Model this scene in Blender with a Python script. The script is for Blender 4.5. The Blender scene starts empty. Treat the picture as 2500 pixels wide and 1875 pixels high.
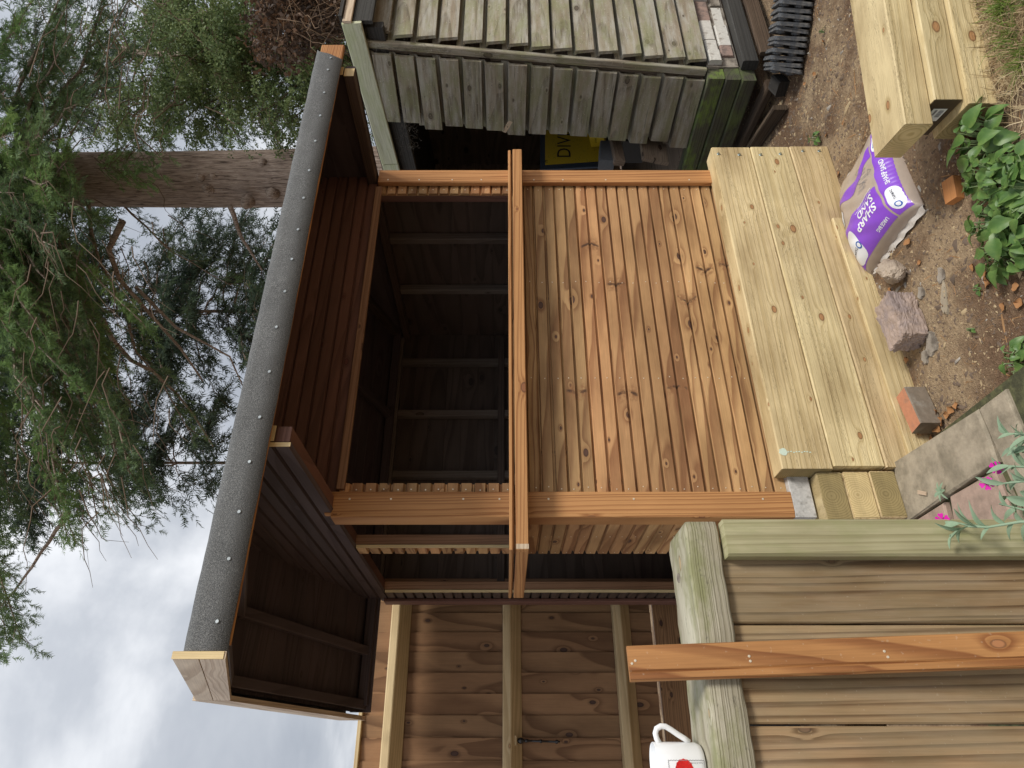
import bpy, math, random
import numpy as np
from mathutils import Vector, Matrix

random.seed(11)
rng = np.random.default_rng(7)
scene = bpy.context.scene
COL = scene.collection
R = math.radians

# ------------------------------------------------------------------ camera
# The photograph was taken upright and stored lying on its side: the camera is rolled 90 degrees.
EYE = Vector((0.0, 0.0, 1.66))
FPX = 1660.0                       # focal length in photograph pixels (2500 wide)
AZ = R(30.1)
SA, CA = math.sin(AZ), math.cos(AZ)
FWD = Vector((SA, CA, 0.0)); RGT = Vector((CA, -SA, 0.0)); UP = Vector((0, 0, 1))
cam_d = bpy.data.cameras.new("camera"); cam = bpy.data.objects.new("camera", cam_d); COL.objects.link(cam)
cam_d.sensor_fit = 'HORIZONTAL'; cam_d.sensor_width = 36.0
cam_d.lens = FPX / 2500.0 * 36.0
cam_d.shift_x = 18.0 / 2500.0
cam_d.clip_start = 0.05; cam_d.clip_end = 900.0
mx = Matrix.Identity(4)
for i, v in enumerate((-UP, RGT, -FWD)):
    for j in range(3):
        mx[j][i] = v[j]
mx.translation = EYE
cam.matrix_world = mx
scene.camera = cam

# ------------------------------------------------------------------ world and sun
SUN_DIR = Vector((0.34, -0.80, 0.95)).normalized()      # towards the sun
sun_el = math.asin(SUN_DIR.z); sun_rot = math.atan2(SUN_DIR.x, SUN_DIR.y)
world = bpy.data.worlds.new("World"); scene.world = world; world.use_nodes = True
wt = world.node_tree; wt.nodes.clear()
def wn(t, **k):
    n = wt.nodes.new(t)
    for a, b in k.items(): setattr(n, a, b)
    return n
w_out = wn('ShaderNodeOutputWorld'); w_bg = wn('ShaderNodeBackground')
w_sky = wn('ShaderNodeTexSky', sky_type='NISHITA', sun_disc=False, sun_elevation=sun_el, sun_rotation=sun_rot)
w_tc = wn('ShaderNodeTexCoord')
w_sep = wn('ShaderNodeSeparateXYZ'); wt.links.new(w_tc.outputs['Generated'], w_sep.inputs[0])
w_z = wn('ShaderNodeMath', operation='MAXIMUM'); wt.links.new(w_sep.outputs[2], w_z.inputs[0]); w_z.inputs[1].default_value = 0.0
w_za = wn('ShaderNodeMath', operation='ADD'); wt.links.new(w_z.outputs[0], w_za.inputs[0]); w_za.inputs[1].default_value = 0.35
w_div = wn('ShaderNodeVectorMath', operation='DIVIDE'); wt.links.new(w_tc.outputs['Generated'], w_div.inputs[0])
w_cmb = wn('ShaderNodeCombineXYZ')
for i in range(3): wt.links.new(w_za.outputs[0], w_cmb.inputs[i])
wt.links.new(w_cmb.outputs[0], w_div.inputs[1])
w_n = wn('ShaderNodeTexNoise'); w_n.inputs['Scale'].default_value = 1.9; w_n.inputs['Detail'].default_value = 7; w_n.inputs['Roughness'].default_value = 0.52
w_n.inputs['Distortion'].default_value = 0.25
wt.links.new(w_div.outputs[0], w_n.inputs['Vector'])
w_r = wn('ShaderNodeValToRGB')
w_r.color_ramp.elements[0].position = 0.36; w_r.color_ramp.elements[0].color = (0.43, 0.462, 0.52, 1)
w_r.color_ramp.elements[1].position = 0.66; w_r.color_ramp.elements[1].color = (1.10, 1.11, 1.13, 1)
e = w_r.color_ramp.elements.new(0.48); e.color = (0.56, 0.59, 0.64, 1)
wt.links.new(w_n.outputs['Fac'], w_r.inputs[0])
# overcast luminance: brighter towards the zenith
w_g = wn('ShaderNodeMapRange'); wt.links.new(w_z.outputs[0], w_g.inputs['Value'])
w_g.inputs['From Min'].default_value = 0.0; w_g.inputs['From Max'].default_value = 1.0
w_g.inputs['To Min'].default_value = 0.92; w_g.inputs['To Max'].default_value = 1.55
w_mul = wn('ShaderNodeVectorMath', operation='SCALE'); wt.links.new(w_r.outputs[0], w_mul.inputs[0]); wt.links.new(w_g.outputs[0], w_mul.inputs['Scale'])
w_sc = wn('ShaderNodeVectorMath', operation='SCALE'); wt.links.new(w_sky.outputs[0], w_sc.inputs[0]); w_sc.inputs['Scale'].default_value = 0.10
w_mix = wn('ShaderNodeMix', data_type='RGBA'); w_mix.inputs[0].default_value = 0.10
wt.links.new(w_mul.outputs[0], w_mix.inputs[6]); wt.links.new(w_sc.outputs[0], w_mix.inputs[7])
wt.links.new(w_mix.outputs[2], w_bg.inputs['Color']); w_bg.inputs['Strength'].default_value = 0.70
wt.links.new(w_bg.outputs[0], w_out.inputs[0])

sun_d = bpy.data.lights.new("sun", 'SUN'); sun_d.energy = 2.1; sun_d.angle = R(14); sun_d.color = (1.0, 0.955, 0.88)
sun = bpy.data.objects.new("sun", sun_d); COL.objects.link(sun)
sun.rotation_euler = SUN_DIR.to_track_quat('Z', 'Y').to_euler(); sun.location = (0, 0, 12)
scene.view_settings.view_transform = 'Standard'; scene.view_settings.look = 'None'
scene.view_settings.exposure = 0.46; scene.view_settings.gamma = 1.0; scene.view_settings.use_curve_mapping = False
scene.cycles.max_bounces = 8; scene.cycles.diffuse_bounces = 5; scene.cycles.transparent_max_bounces = 8

# ------------------------------------------------------------------ measuring helpers
# a photograph pixel (x, y of 2500 x 1875) as a ray, met with a real plane of the place
def ray(x, y):
    r = (1875.0 - y - 937.5) / FPX
    return Vector((r * CA + SA, -r * SA + CA, -(x - 1232.0) / FPX))
def onX(x, y, X): d = ray(x, y); return EYE + d * (X / d.x)
def onY(x, y, Y): d = ray(x, y); return EYE + d * (Y / d.y)
def onZ(x, y, Z): d = ray(x, y); return EYE + d * ((Z - EYE.z) / d.z)
def at(x, y, dist): return EYE + ray(x, y) * dist

# ------------------------------------------------------------------ object helpers
WM = {}
def thing(name, label, cat, loc=(0, 0, 0), group=None):
    o = bpy.data.objects.new(name, None); COL.objects.link(o)
    o.empty_display_size = 0.1; o.location = loc
    o['label'] = label; o['category'] = cat
    if group: o['group'] = group
    WM[o.name] = Matrix.Translation(Vector(loc))
    return o
def tag(o, label, cat, group=None):
    o['label'] = label; o['category'] = cat
    if group: o['group'] = group
    return o
def kind(o, k): o['kind'] = k; return o
def link(name, me, parent=None, M=None):
    o = bpy.data.objects.new(name, me); COL.objects.link(o)
    M = M if M is not None else Matrix.Identity(4)
    if parent is not None:
        o.parent = parent; o.matrix_parent_inverse = WM[parent.name].inverted()
    o.matrix_basis = M
    WM[o.name] = M.copy()
    return o
def mesh(name, verts, faces, mat, smooth=False):
    me = bpy.data.meshes.new(name)
    me.from_pydata([tuple(v) for v in verts], [], [tuple(f) for f in faces])
    for m in (mat if isinstance(mat, (list, tuple)) else [mat]): me.materials.append(m)
    if smooth:
        me.polygons.foreach_set('use_smooth', [True] * len(me.polygons))
    me.update()
    return me
def npmesh(name, V, F, mat, smooth=False, mi=None):
    """V (n,3), F (m,3) or (m,4) arrays"""
    V = np.asarray(V, dtype=np.float32); F = np.asarray(F, dtype=np.int32)
    me = bpy.data.meshes.new(name)
    k = F.shape[1]
    me.vertices.add(len(V)); me.vertices.foreach_set('co', V.ravel())
    me.loops.add(F.size); me.loops.foreach_set('vertex_index', F.ravel())
    me.polygons.add(len(F)); me.polygons.foreach_set('loop_start', np.arange(len(F), dtype=np.int32) * k)
    for m in (mat if isinstance(mat, (list, tuple)) else [mat]): me.materials.append(m)
    if mi is not None: me.polygons.foreach_set('material_index', np.asarray(mi, dtype=np.int32))
    if smooth: me.polygons.foreach_set('use_smooth', np.ones(len(F), dtype=bool))
    me.update(calc_edges=True); me.validate()
    return me
def obj(name, verts, faces, mat, parent=None, M=None, smooth=False):
    return link(name, mesh(name, verts, faces, mat, smooth), parent, M)

def frame(o, xdir, zdir):
    """matrix with local X along xdir, local Z as near zdir as it can be"""
    x = Vector(xdir).normalized(); z = Vector(zdir); z = (z - x * z.dot(x)).normalized(); y = z.cross(x)
    M = Matrix.Identity(4)
    for i, v in enumerate((x, y, z)):
        for j in range(3): M[j][i] = v[j]
    M.translation = Vector(o)
    return M
def extrude(profile, L, x0=0.0):
    n = len(profile)
    v = [(x0, p[0], p[1]) for p in profile] + [(x0 + L, p[0], p[1]) for p in profile]
    f = [(i, (i + 1) % n, n + (i + 1) % n, n + i) for i in range(n)]
    f = [tuple(reversed(q)) for q in f]
    f += [tuple(range(n)), tuple(reversed(range(n, 2 * n)))]
    return v, f
def fixn(me):
    import bmesh
    b = bmesh.new(); b.from_mesh(me); bmesh.ops.recalc_face_normals(b, faces=b.faces); b.to_mesh(me); b.free()
def oct_profile(w, h, c):
    a, b = w / 2, h / 2
    return [(-a + c, -b), (a - c, -b), (a, -b + c), (a, b - c), (a - c, b), (-a + c, b), (-a, b - c), (-a, -b + c)]
def beam(name, a, b, w, h, mat, parent=None, up=(0, 0, 1), c=0.003):
    """timber from a to b (centre line); h along up, w across"""
    a, b = Vector(a), Vector(b)
    L = (b - a).length
    v, f = extrude(oct_profile(w, h, min(c, w * 0.3, h * 0.3)), L)
    me = mesh(name, v, f, mat); fixn(me)
    return link(name, me, parent, frame(a, b - a, up))
def box(name, x, y, z, mat, parent=None, along='x', c=0.003):
    """axis aligned timber given by ranges, grain along one axis"""
    (x0, x1), (y0, y1), (z0, z1) = x, y, z
    cx, cy, cz = (x0 + x1) / 2, (y0 + y1) / 2, (z0 + z1) / 2
    if along == 'x': return beam(name, (x0, cy, cz), (x1, cy, cz), y1 - y0, z1 - z0, mat, parent, (0, 0, 1), c)
    if along == 'y': return beam(name, (cx, y0, cz), (cx, y1, cz), x1 - x0, z1 - z0, mat, parent, (0, 0, 1), c)
    return beam(name, (cx, cy, z0), (cx, cy, z1), y1 - y0, x1 - x0, mat, parent, (1, 0, 0), c)
def profile_board(name, L, prof, mat, parent, M, taper=None):
    v, f = extrude(prof, L)
    if taper: v = [taper(Vector(p)) for p in v]
    me = mesh(name, v, f, mat); fixn(me)
    return link(name, me, parent, M)
def tube_data(pts, rad, n=8, cap=True):
    pts = [Vector(p) for p in pts]; m = len(pts)
    V, F = [], []
    prev = None
    for i, p in enumerate(pts):
        t = (pts[min(i + 1, m - 1)] - pts[max(i - 1, 0)]).normalized()
        if prev is None:
            a = t.orthogonal().normalized()
        else:
            a = (prev - t * prev.dot(t)).normalized()
        prev = a; b = t.cross(a)
        r = rad[i] if isinstance(rad, (list, tuple, np.ndarray)) else rad
        for k in range(n):
            an = 2 * math.pi * k / n
            V.append(p + (a * math.cos(an) + b * math.sin(an)) * r)
    for i in range(m - 1):
        for k in range(n):
            F.append((i * n + k, i * n + (k + 1) % n, (i + 1) * n + (k + 1) % n, (i + 1) * n + k))
    if cap:
        F.append(tuple(reversed(range(n)))); F.append(tuple(range((m - 1) * n, m * n)))
    return V, F
def tube(name, pts, rad, mat, parent=None, n=8, smooth=True):
    V, F = tube_data(pts, rad, n)
    return obj(name, V, F, mat, parent, None, smooth)
class MB:
    def __init__(s): s.v = []; s.f = []
    def add(s, V, F):
        k = len(s.v); s.v += [tuple(p) for p in V]; s.f += [tuple(i + k for i in q) for q in F]
    def build(s, name, mat, parent=None, M=None, smooth=False):
        return obj(name, s.v, s.f, mat, parent, M, smooth)

# ------------------------------------------------------------------ materials
def newmat(name):
    m = bpy.data.materials.new(name); m.use_nodes = True
    nt = m.node_tree; nt.nodes.clear()
    out = nt.nodes.new('ShaderNodeOutputMaterial'); bs = nt.nodes.new('ShaderNodeBsdfPrincipled')
    nt.links.new(bs.outputs[0], out.inputs[0])
    return m, nt, bs
class G:
    """small node-graph writer"""
    def __init__(s, nt): s.nt = nt
    def n(s, t, **k):
        q = s.nt.nodes.new(t)
        for a, b in k.items(): setattr(q, a, b)
        return q
    def put(s, sock, v):
        if isinstance(v, bpy.types.NodeSocket): s.nt.links.new(v, sock)
        else: sock.default_value = v
    def m(s, op, a, b=0.0, c=0.0, clamp=False):
        q = s.n('ShaderNodeMath', operation=op, use_clamp=clamp)
        s.put(q.inputs[0], a); s.put(q.inputs[1], b); s.put(q.inputs[2], c); return q.outputs[0]
    def vm(s, op, a, b=(0, 0, 0)):
        q = s.n('ShaderNodeVectorMath', operation=op); s.put(q.inputs[0], a); s.put(q.inputs[1], b)
        return q.outputs['Value'] if op in ('LENGTH', 'DISTANCE', 'DOT_PRODUCT') else q.outputs[0]
    def xyz(s, v):
        q = s.n('ShaderNodeSeparateXYZ'); s.put(q.inputs[0], v); return q.outputs
    def vec(s, a, b, c):
        q = s.n('ShaderNodeCombineXYZ'); s.put(q.inputs[0], a); s.put(q.inputs[1], b); s.put(q.inputs[2], c); return q.outputs[0]
    def noise(s, v, scale=1.0, detail=3, rough=0.5, dist=0.0, out='Fac'):
        q = s.n('ShaderNodeTexNoise'); s.put(q.inputs['Vector'], v); q.inputs['Scale'].default_value = scale
        q.inputs['Detail'].default_value = detail; q.inputs['Roughness'].default_value = rough; q.inputs['Distortion'].default_value = dist
        return q.outputs[out]
    def ramp(s, f, stops, interp='LINEAR'):
        q = s.n('ShaderNodeValToRGB'); s.put(q.inputs[0], f); r = q.color_ramp; r.interpolation = interp
        while len(r.elements) < len(stops): r.elements.new(0.5)
        for e, (p, c) in zip(r.elements, stops):
            e.position = p; e.color = (c, c, c, 1) if isinstance(c, (int, float)) else (*c, 1)
        return q.outputs[0]
    def mix(s, f, a, b, blend='MIX'):
        q = s.n('ShaderNodeMix', data_type='RGBA', blend_type=blend)
        s.put(q.inputs[0], f)
        for k, v in ((6, a), (7, b)):
            s.put(q.inputs[k], v if isinstance(v, bpy.types.NodeSocket) else (*v, 1))
        return q.outputs[2]
    def smooth(s, v, lo, hi, a=0.0, b=1.0):
        q = s.n('ShaderNodeMapRange', interpolation_type='SMOOTHSTEP'); s.put(q.inputs['Value'], v)
        q.inputs['From Min'].default_value = lo; q.inputs['From Max'].default_value = hi
        q.inputs['To Min'].default_value = a; q.inputs['To Max'].default_value = b
        return q.outputs['Result']
    def bump(s, h, strength=0.3, dist=0.002):
        q = s.n('ShaderNodeBump'); s.put(q.inputs['Height'], h); q.inputs['Strength'].default_value = strength; q.inputs['Distance'].default_value = dist
        return q.outputs[0]

def wood(name, light, dark, knot, rings=75, knots=0.45, ringmix=0.75, rough=0.62, tint=0.18, moss=None, moss_amt=0.0,
         grey=None, grey_amt=0.0, saw=0.0, ksize=1.0, bump=0.35, spots=0.0, weather=0.0, vary=0.22, vee=0.0, wav=0.13):
    m, nt, bs = newmat(name); g = G(nt)
    tc = g.n('ShaderNodeTexCoord').outputs['Object']
    rnd = g.n('ShaderNodeObjectInfo').outputs['Random']
    off = g.vec(g.m('MULTIPLY', rnd, 37.7), g.m('MULTIPLY', rnd, 0.19), g.m('MULTIPLY', rnd, 0.0))
    p = g.vm('ADD', tc, off)
    X, Y, Z = g.xyz(p)
    hx = g.m('MULTIPLY', rnd, 91.3)
    # knots: feature points of a stretched cell pattern, measured back in real distances
    nz_ = g.m('ABSOLUTE', g.xyz(g.n('ShaderNodeTexCoord').outputs['Normal'])[2]); kf = g.m('GREATER_THAN', nz_, 0.6)
    lat = g.m('ADD', g.m('MULTIPLY', Y, kf), g.m('MULTIPLY', Z, g.m('SUBTRACT', 1.0, kf)))
    vs = g.vec(g.m('ADD', g.m('MULTIPLY_ADD', X, 3.1, g.m('MULTIPLY', kf, 17.3)), hx), g.m('MULTIPLY', lat, 8.5), 0.0)
    vo = g.n('ShaderNodeTexVoronoi', feature='F1', voronoi_dimensions='2D'); g.put(vo.inputs['Vector'], vs); vo.inputs['Scale'].default_value = 1.0
    dv = g.vm('SUBTRACT', vs, vo.outputs['Position'])
    dx, dy, dz = g.xyz(dv)
    d = g.vm('LENGTH', g.vec(g.m('MULTIPLY', dx, 0.55 / 3.1), g.m('MULTIPLY', dy, 1 / 8.5), 0.0))
    cr, cg, cb = g.xyz(vo.outputs['Color'])
    on = g.m('LESS_THAN', cr, knots)
    kr = g.m('MULTIPLY_ADD', g.m('MULTIPLY', cg, cg), 0.012 * ksize, 0.0048 * ksize)           # knot radius
    d = g.m('ADD', d, g.m('MULTIPLY', g.m('SUBTRACT', 1.0, on), 1.0))
    dn = g.m('DIVIDE', d, kr)                                            # 1 at the knot's edge
    gauss = g.m('EXPONENT', g.m('MULTIPLY', g.m('MULTIPLY', dn, dn), -0.22))
    # growth rings round an axis outside the board, pushed aside by the knots
    warp = g.noise(g.vec(g.m('MULTIPLY', X, 1.1), g.m('MULTIPLY', Y, 3.0), hx), 1.0, 2, 0.5)
    warp2 = g.noise(g.vec(g.m('MULTIPLY', X, 9.0), g.m('MULTIPLY', Y, 22.0), hx), 1.0, 2, 0.5)
    w = g.m('ADD', g.m('MULTIPLY', g.m('SUBTRACT', warp, 0.5), wav), g.m('MULTIPLY', g.m('SUBTRACT', warp2, 0.5), 0.006))
    ry = g.m('ADD', Y, g.m('ADD', w, -0.095))
    rz = g.m('ADD', Z, g.m('ADD', g.m('MULTIPLY', X, 0.02), 0.030))
    rr = g.m('SQRT', g.m('ADD', g.m('MULTIPLY', ry, ry), g.m('MULTIPLY', rz, rz)))
    r0 = g.m('MULTIPLY', rr, rings)
    irr = g.noise(g.vec(g.m('MULTIPLY', r0, 0.55), g.m('MULTIPLY', X, 0.25), hx), 1.0, 3, 0.6)
    ph = g.m('ADD', g.m('MULTIPLY_ADD', irr, 3.2, r0), g.m('MULTIPLY', gauss, 1.1))
    fr = g.m('FRACT', ph)
    ring = g.ramp(fr, [(0.0, 0.15), (0.45, 0.12), (0.80, 0.85), (0.93, 1.0), (1.0, 0.2)])
    fib = g.noise(g.vec(g.m('MULTIPLY', X, 5.0), g.m('MULTIPLY', Y, 330.0), g.m('MULTIPLY', Z, 330.0)), 1.0, 2, 0.6)
    blot = g.noise(g.vec(g.m('ADD', g.m('MULTIPLY', X, 2.4), hx), g.m('MULTIPLY', Y, 7.0), g.m('MULTIPLY', Z, 7.0)), 1.0, 4, 0.6)
    col = g.mix(g.m('MULTIPLY', ring, ringmix), light, dark)
    fv = g.m('MULTIPLY_ADD', fib, 0.5, 0.75)
    col = g.mix(1.0, col, g.vec(fv, fv, fv), 'MULTIPLY')
    bv = g.m('MULTIPLY_ADD', g.m('SUBTRACT', blot, 0.5), tint * 4, 1.0)
    bv2 = g.m('MULTIPLY_ADD', g.m('SUBTRACT', blot, 0.5), tint * 5, 1.0)
    col = g.mix(1.0, col, g.vec(bv, g.m('MULTIPLY_ADD', bv, 0.5, g.m('MULTIPLY', bv2, 0.5)), bv2), 'MULTIPLY')
    ov = g.m('MULTIPLY_ADD', g.m('FRACT', g.m('MULTIPLY', rnd, 7.31)), vary, 1.0 - vary / 2)       # board to board
    ov2 = g.m('MULTIPLY_ADD', g.m('FRACT', g.m('MULTIPLY', rnd, 23.7)), vary * 0.35, 1.0 - vary * 0.17)
    col = g.mix(1.0, col, g.vec(ov, g.m('MULTIPLY', ov, ov2), g.m('MULTIPLY', ov, ov2)), 'MULTIPLY')
    if grey:
        gm = g.noise(g.vec(g.m('MULTIPLY_ADD', X, 3.0, hx), g.m('MULTIPLY', Y, 26.0), g.m('MULTIPLY', Z, 26.0)), 1.0, 4, 0.65)
        col = g.mix(g.m('MULTIPLY', g.smooth(gm, 0.35, 0.68), grey_amt), col, grey)
    # halo and knot
    col = g.mix(g.smooth(dn, 1.0, 2.2, 0.4, 0.0), col, dark)
    kc = g.mix(g.smooth(dn, 0.58, 0.92), tuple(min(1, c * 2.1) for c in knot), knot)
    col = g.mix(g.smooth(dn, 0.85, 1.12, 1.0, 0.0), col, kc)
    if vee > 0:
        # spike knots cut lengthwise: dark whiskers running out from the middle of the board
        LX, LY, LZ = g.xyz(tc)
        v1 = g.n('ShaderNodeTexVoronoi', voronoi_dimensions='1D', feature='F1'); xs = g.m('MULTIPLY_ADD', X, 1.55, hx)
        g.put(v1.inputs['W'], xs); v1.inputs['Scale'].default_value = 1.0
        ddx = g.m('DIVIDE', g.m('SUBTRACT', xs, v1.outputs['W']), 1.55)
        r1, r2, r3 = g.xyz(v1.outputs['Color'])
        yc = g.m('ABSOLUTE', g.m('SUBTRACT', LY, 0.054))
        sl = g.m('MULTIPLY_ADD', r2, 1.5, -0.6)
        wv = g.noise(tc, 60.0, 2, 0.5)
        dd = g.m('ABSOLUTE', g.m('ADD', g.m('SUBTRACT', ddx, g.m('MULTIPLY', sl, yc)), g.m('MULTIPLY', g.m('SUBTRACT', wv, 0.5), 0.012)))
        wid = g.m('MULTIPLY_ADD', wv, 0.014, 0.0015)
        vm_ = g.m('MULTIPLY', g.smooth(g.m('DIVIDE', dd, wid), 0.3, 1.3, 1.0, 0.0), g.smooth(g.noise(tc, 35.0, 3, 0.6), 0.36, 0.56))
        halo = g.m('MULTIPLY', g.smooth(g.m('DIVIDE', dd, wid), 0.8, 6.0, 0.8, 0.0), g.smooth(wv, 0.3, 0.6))
        onv = g.m('MULTIPLY', g.m('LESS_THAN', r1, vee), g.smooth(yc, 0.034, 0.050, 1.0, 0.0))
        col = g.mix(g.m('MULTIPLY', halo, onv), col, dark)
        col = g.mix(g.m('MULTIPLY', g.m('MULTIPLY', vm_, onv), 0.85), col, knot)
    if moss:
        mm = g.noise(g.vec(g.m('MULTIPLY_ADD', X, 4.0, hx), g.m('MULTIPLY', Y, 9.0), g.m('MULTIPLY', Z, 9.0)), 1.0, 5, 0.7)
        col = g.mix(g.m('MULTIPLY', g.smooth(mm, 0.42, 0.66), moss_amt), col, moss)
    if weather > 0:
        ck = g.noise(g.vec(g.m('MULTIPLY_ADD', X, 3.0, hx), g.m('MULTIPLY', Y, 130.0), g.m('MULTIPLY', Z, 130.0)), 1.0, 3, 0.7)
        ckm = g.smooth(ck, 0.63, 0.72)
        col = g.mix(g.m('MULTIPLY', ckm, weather), col, (0.02, 0.018, 0.014))
        gr = g.noise(g.vec(g.m('MULTIPLY', X, 60.0), g.m('MULTIPLY', Y, 90.0), g.m('MULTIPLY', Z, 90.0)), 1.0, 2, 0.6)
        col = g.mix(g.m('MULTIPLY', g.smooth(gr, 0.62, 0.78), weather * 0.6), col, (0.05, 0.045, 0.035))
    if spots > 0:
        sp = g.noise(p, 140.0, 1, 0.5)
        col = g.mix(g.smooth(sp, 0.70, 0.76, 0.0, spots), col, (0.78, 0.74, 0.60))
    h = g.m('ADD', g.m('MULTIPLY', ring, -0.5), g.m('MULTIPLY', fib, 0.8))
    if saw > 0:
        sw0 = g.noise(g.vec(g.m('MULTIPLY', X, 55.0), g.m('MULTIPLY', Y, 300.0), g.m('MULTIPLY', Z, 300.0)), 1.0, 3, 0.7)
        torn = g.smooth(g.noise(g.vec(g.m('MULTIPLY_ADD', X, 1.6, hx), g.m('MULTIPLY', Y, 22.0), g.m('MULTIPLY', Z, 22.0)), 1.0, 3, 0.6), 0.46, 0.62, 0.25, 1.0)
        sw = g.m('MULTIPLY_ADD', g.m('SUBTRACT', sw0, 0.5), torn, 0.5)
        h = g.m('ADD', h, g.m('MULTIPLY', sw, saw))
        col = g.mix(g.m('MULTIPLY', g.smooth(sw, 0.54, 0.66), 0.36 * saw), col, tuple(c * 0.45 for c in dark))
    g.put(bs.inputs['Base Color'], col)
    g.put(bs.inputs['Roughness'], g.m('MULTIPLY_ADD', ring, 0.12, rough - 0.05))
    bs.inputs['Specular IOR Level'].default_value = 0.35
    g.put(bs.inputs['Normal'], g.bump(h, bump, 0.0016))
    return m

def endgrain(name, light, dark, freq=150):
    m, nt, bs = newmat(name); g = G(nt)
    tc = g.n('ShaderNodeTexCoord').outputs['Object']; rnd = g.n('ShaderNodeObjectInfo').outputs['Random']
    c = g.vec(g.m('MULTIPLY_ADD', rnd, 0.03, 0.03), g.m('MULTIPLY_ADD', g.m('FRACT', g.m('MULTIPLY', rnd, 9.7)), 0.09, -0.045), 0.0)
    q = g.vm('SUBTRACT', tc, c); nz = g.noise(tc, 14.0, 3, 0.5)
    rr = g.m('ADD', g.vm('LENGTH', q), g.m('MULTIPLY', nz, 0.012))
    f = g.m('FRACT', g.m('MULTIPLY', rr, freq)); ring = g.ramp(f, [(0.0, 0.1), (0.5, 0.25), (0.85, 1.0), (1.0, 0.2)])
    saw_ = g.noise(g.vec(g.m('MULTIPLY', g.xyz(tc)[0], 40.0), g.m('MULTIPLY', g.xyz(tc)[1], 420.0), g.xyz(tc)[2]), 1.0, 3, 0.7)
    blot = g.noise(tc, 9.0, 4, 0.6)
    col = g.mix(g.m('MULTIPLY', ring, 0.8), light, dark)
    v = g.m('MULTIPLY', g.m('MULTIPLY_ADD', saw_, 0.7, 0.65), g.m('MULTIPLY_ADD', blot, 0.9, 0.55)); col = g.mix(1.0, col, g.vec(v, v, v), 'MULTIPLY')
    g.put(bs.inputs['Base Color'], col); bs.inputs['Roughness'].default_value = 0.85
    g.put(bs.inputs['Normal'], g.bump(saw_, 0.8, 0.003)); return m

def plain(name, col, rough=0.6, noise=0.0, nscale=30.0, spec=0.4, metal=0.0, bump=0.0, bscale=60.0, col2=None, thr=(0.4, 0.65), trans=0.0):
    m, nt, bs = newmat(name); g = G(nt)
    tc = g.n('ShaderNodeTexCoord').outputs['Object']
    c = col
    if col2 is not None:
        nn = g.noise(tc, nscale, 5, 0.62)
        c = g.mix(g.smooth(nn, thr[0], thr[1]), col, col2)
    if noise > 0:
        n2 = g.noise(tc, nscale * 2.3, 4, 0.6)
        v = g.m('MULTIPLY_ADD', g.m('SUBTRACT', n2, 0.5), noise * 2, 1.0)
        c = g.mix(1.0, c, g.vec(v, v, v), 'MULTIPLY')
    if isinstance(c, tuple): bs.inputs['Base Color'].default_value = (*c, 1)
    else: g.put(bs.inputs['Base Color'], c)
    bs.inputs['Roughness'].default_value = rough; bs.inputs['Specular IOR Level'].default_value = spec; bs.inputs['Metallic'].default_value = metal
    if bump > 0: g.put(bs.inputs['Normal'], g.bump(g.noise(tc, bscale, 4, 0.65), bump, 0.004))
    return m

M = {}
M['pine'] = wood('stained_pine', (0.480, 0.278, 0.128), (0.235, 0.108, 0.046), (0.045, 0.022, 0.015), rings=55, knots=0.72, vary=0.44, ringmix=0.9, tint=0.36, ksize=0.8, vee=0.26, wav=0.16)
M['pine_trim'] = wood('stained_pine_trim', (0.52, 0.265, 0.105), (0.27, 0.108, 0.036), (0.13, 0.055, 0.025), rings=55, knots=0.30, ringmix=0.85, wav=0.15, vary=0.12, tint=0.10)
M['pine_red_shaded'] = wood('red_shaded_pine', (0.165, 0.082, 0.060), (0.10, 0.048, 0.036), (0.06, 0.02, 0.015), rings=60, knots=0.2, tint=0.15)  # reddish beams; on the header, overhang shade painted in as a darker tone
M['pine_shaded'] = wood('shaded_inside_pine', (0.085, 0.058, 0.044), (0.048, 0.031, 0.023), (0.018, 0.012, 0.009), rings=60, knots=0.30, tint=0.22)  # same pine, darkened so the colour carries the unlit interior's shade
M['stud'] = wood('pale_dusty_stud', (0.16, 0.125, 0.10), (0.10, 0.075, 0.058), (0.04, 0.028, 0.02), rings=60, knots=0.4, tint=0.2)
M['jamb'] = wood('brown_jamb_wood', (0.30, 0.165, 0.092), (0.17, 0.082, 0.042), (0.06, 0.03, 0.02), rings=60, knots=0.4, tint=0.2)
M['roof_wood'] = wood('roof_boarding_wood', (0.085, 0.062, 0.062), (0.055, 0.038, 0.039), (0.035, 0.022, 0.02), rings=60, knots=0.3)  # same wood, darkened to put the roof underside's shade in the colour
M['pale'] = wood('pale_untreated_wood', (0.62, 0.50, 0.36), (0.45, 0.34, 0.24), (0.30, 0.21, 0.15), rings=90, knots=0.3, ringmix=0.9, vary=0.08)
M['endwood'] = wood('yellow_cut_end', (0.80, 0.64, 0.36), (0.62, 0.45, 0.2), (0.3, 0.18, 0.07), rings=230, knots=0.0, ringmix=0.6, vary=0.1)
M['sleeper'] = wood('new_sleeper_wood', (0.60, 0.475, 0.265), (0.40, 0.290, 0.130), (0.20, 0.105, 0.045), rings=38, knots=0.80, ringmix=0.6, saw=1.7, ksize=0.85, bump=1.0, vary=0.18, tint=0.34, wav=0.22, weather=0.22)
M['sleeper_end'] = endgrain('damp_sleeper_cut_end', (0.34, 0.265, 0.12), (0.19, 0.14, 0.055), 120)
M['sleeper_end2'] = endgrain('dry_sleeper_cut_end', (0.66, 0.52, 0.27), (0.42, 0.30, 0.12), 120)
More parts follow.
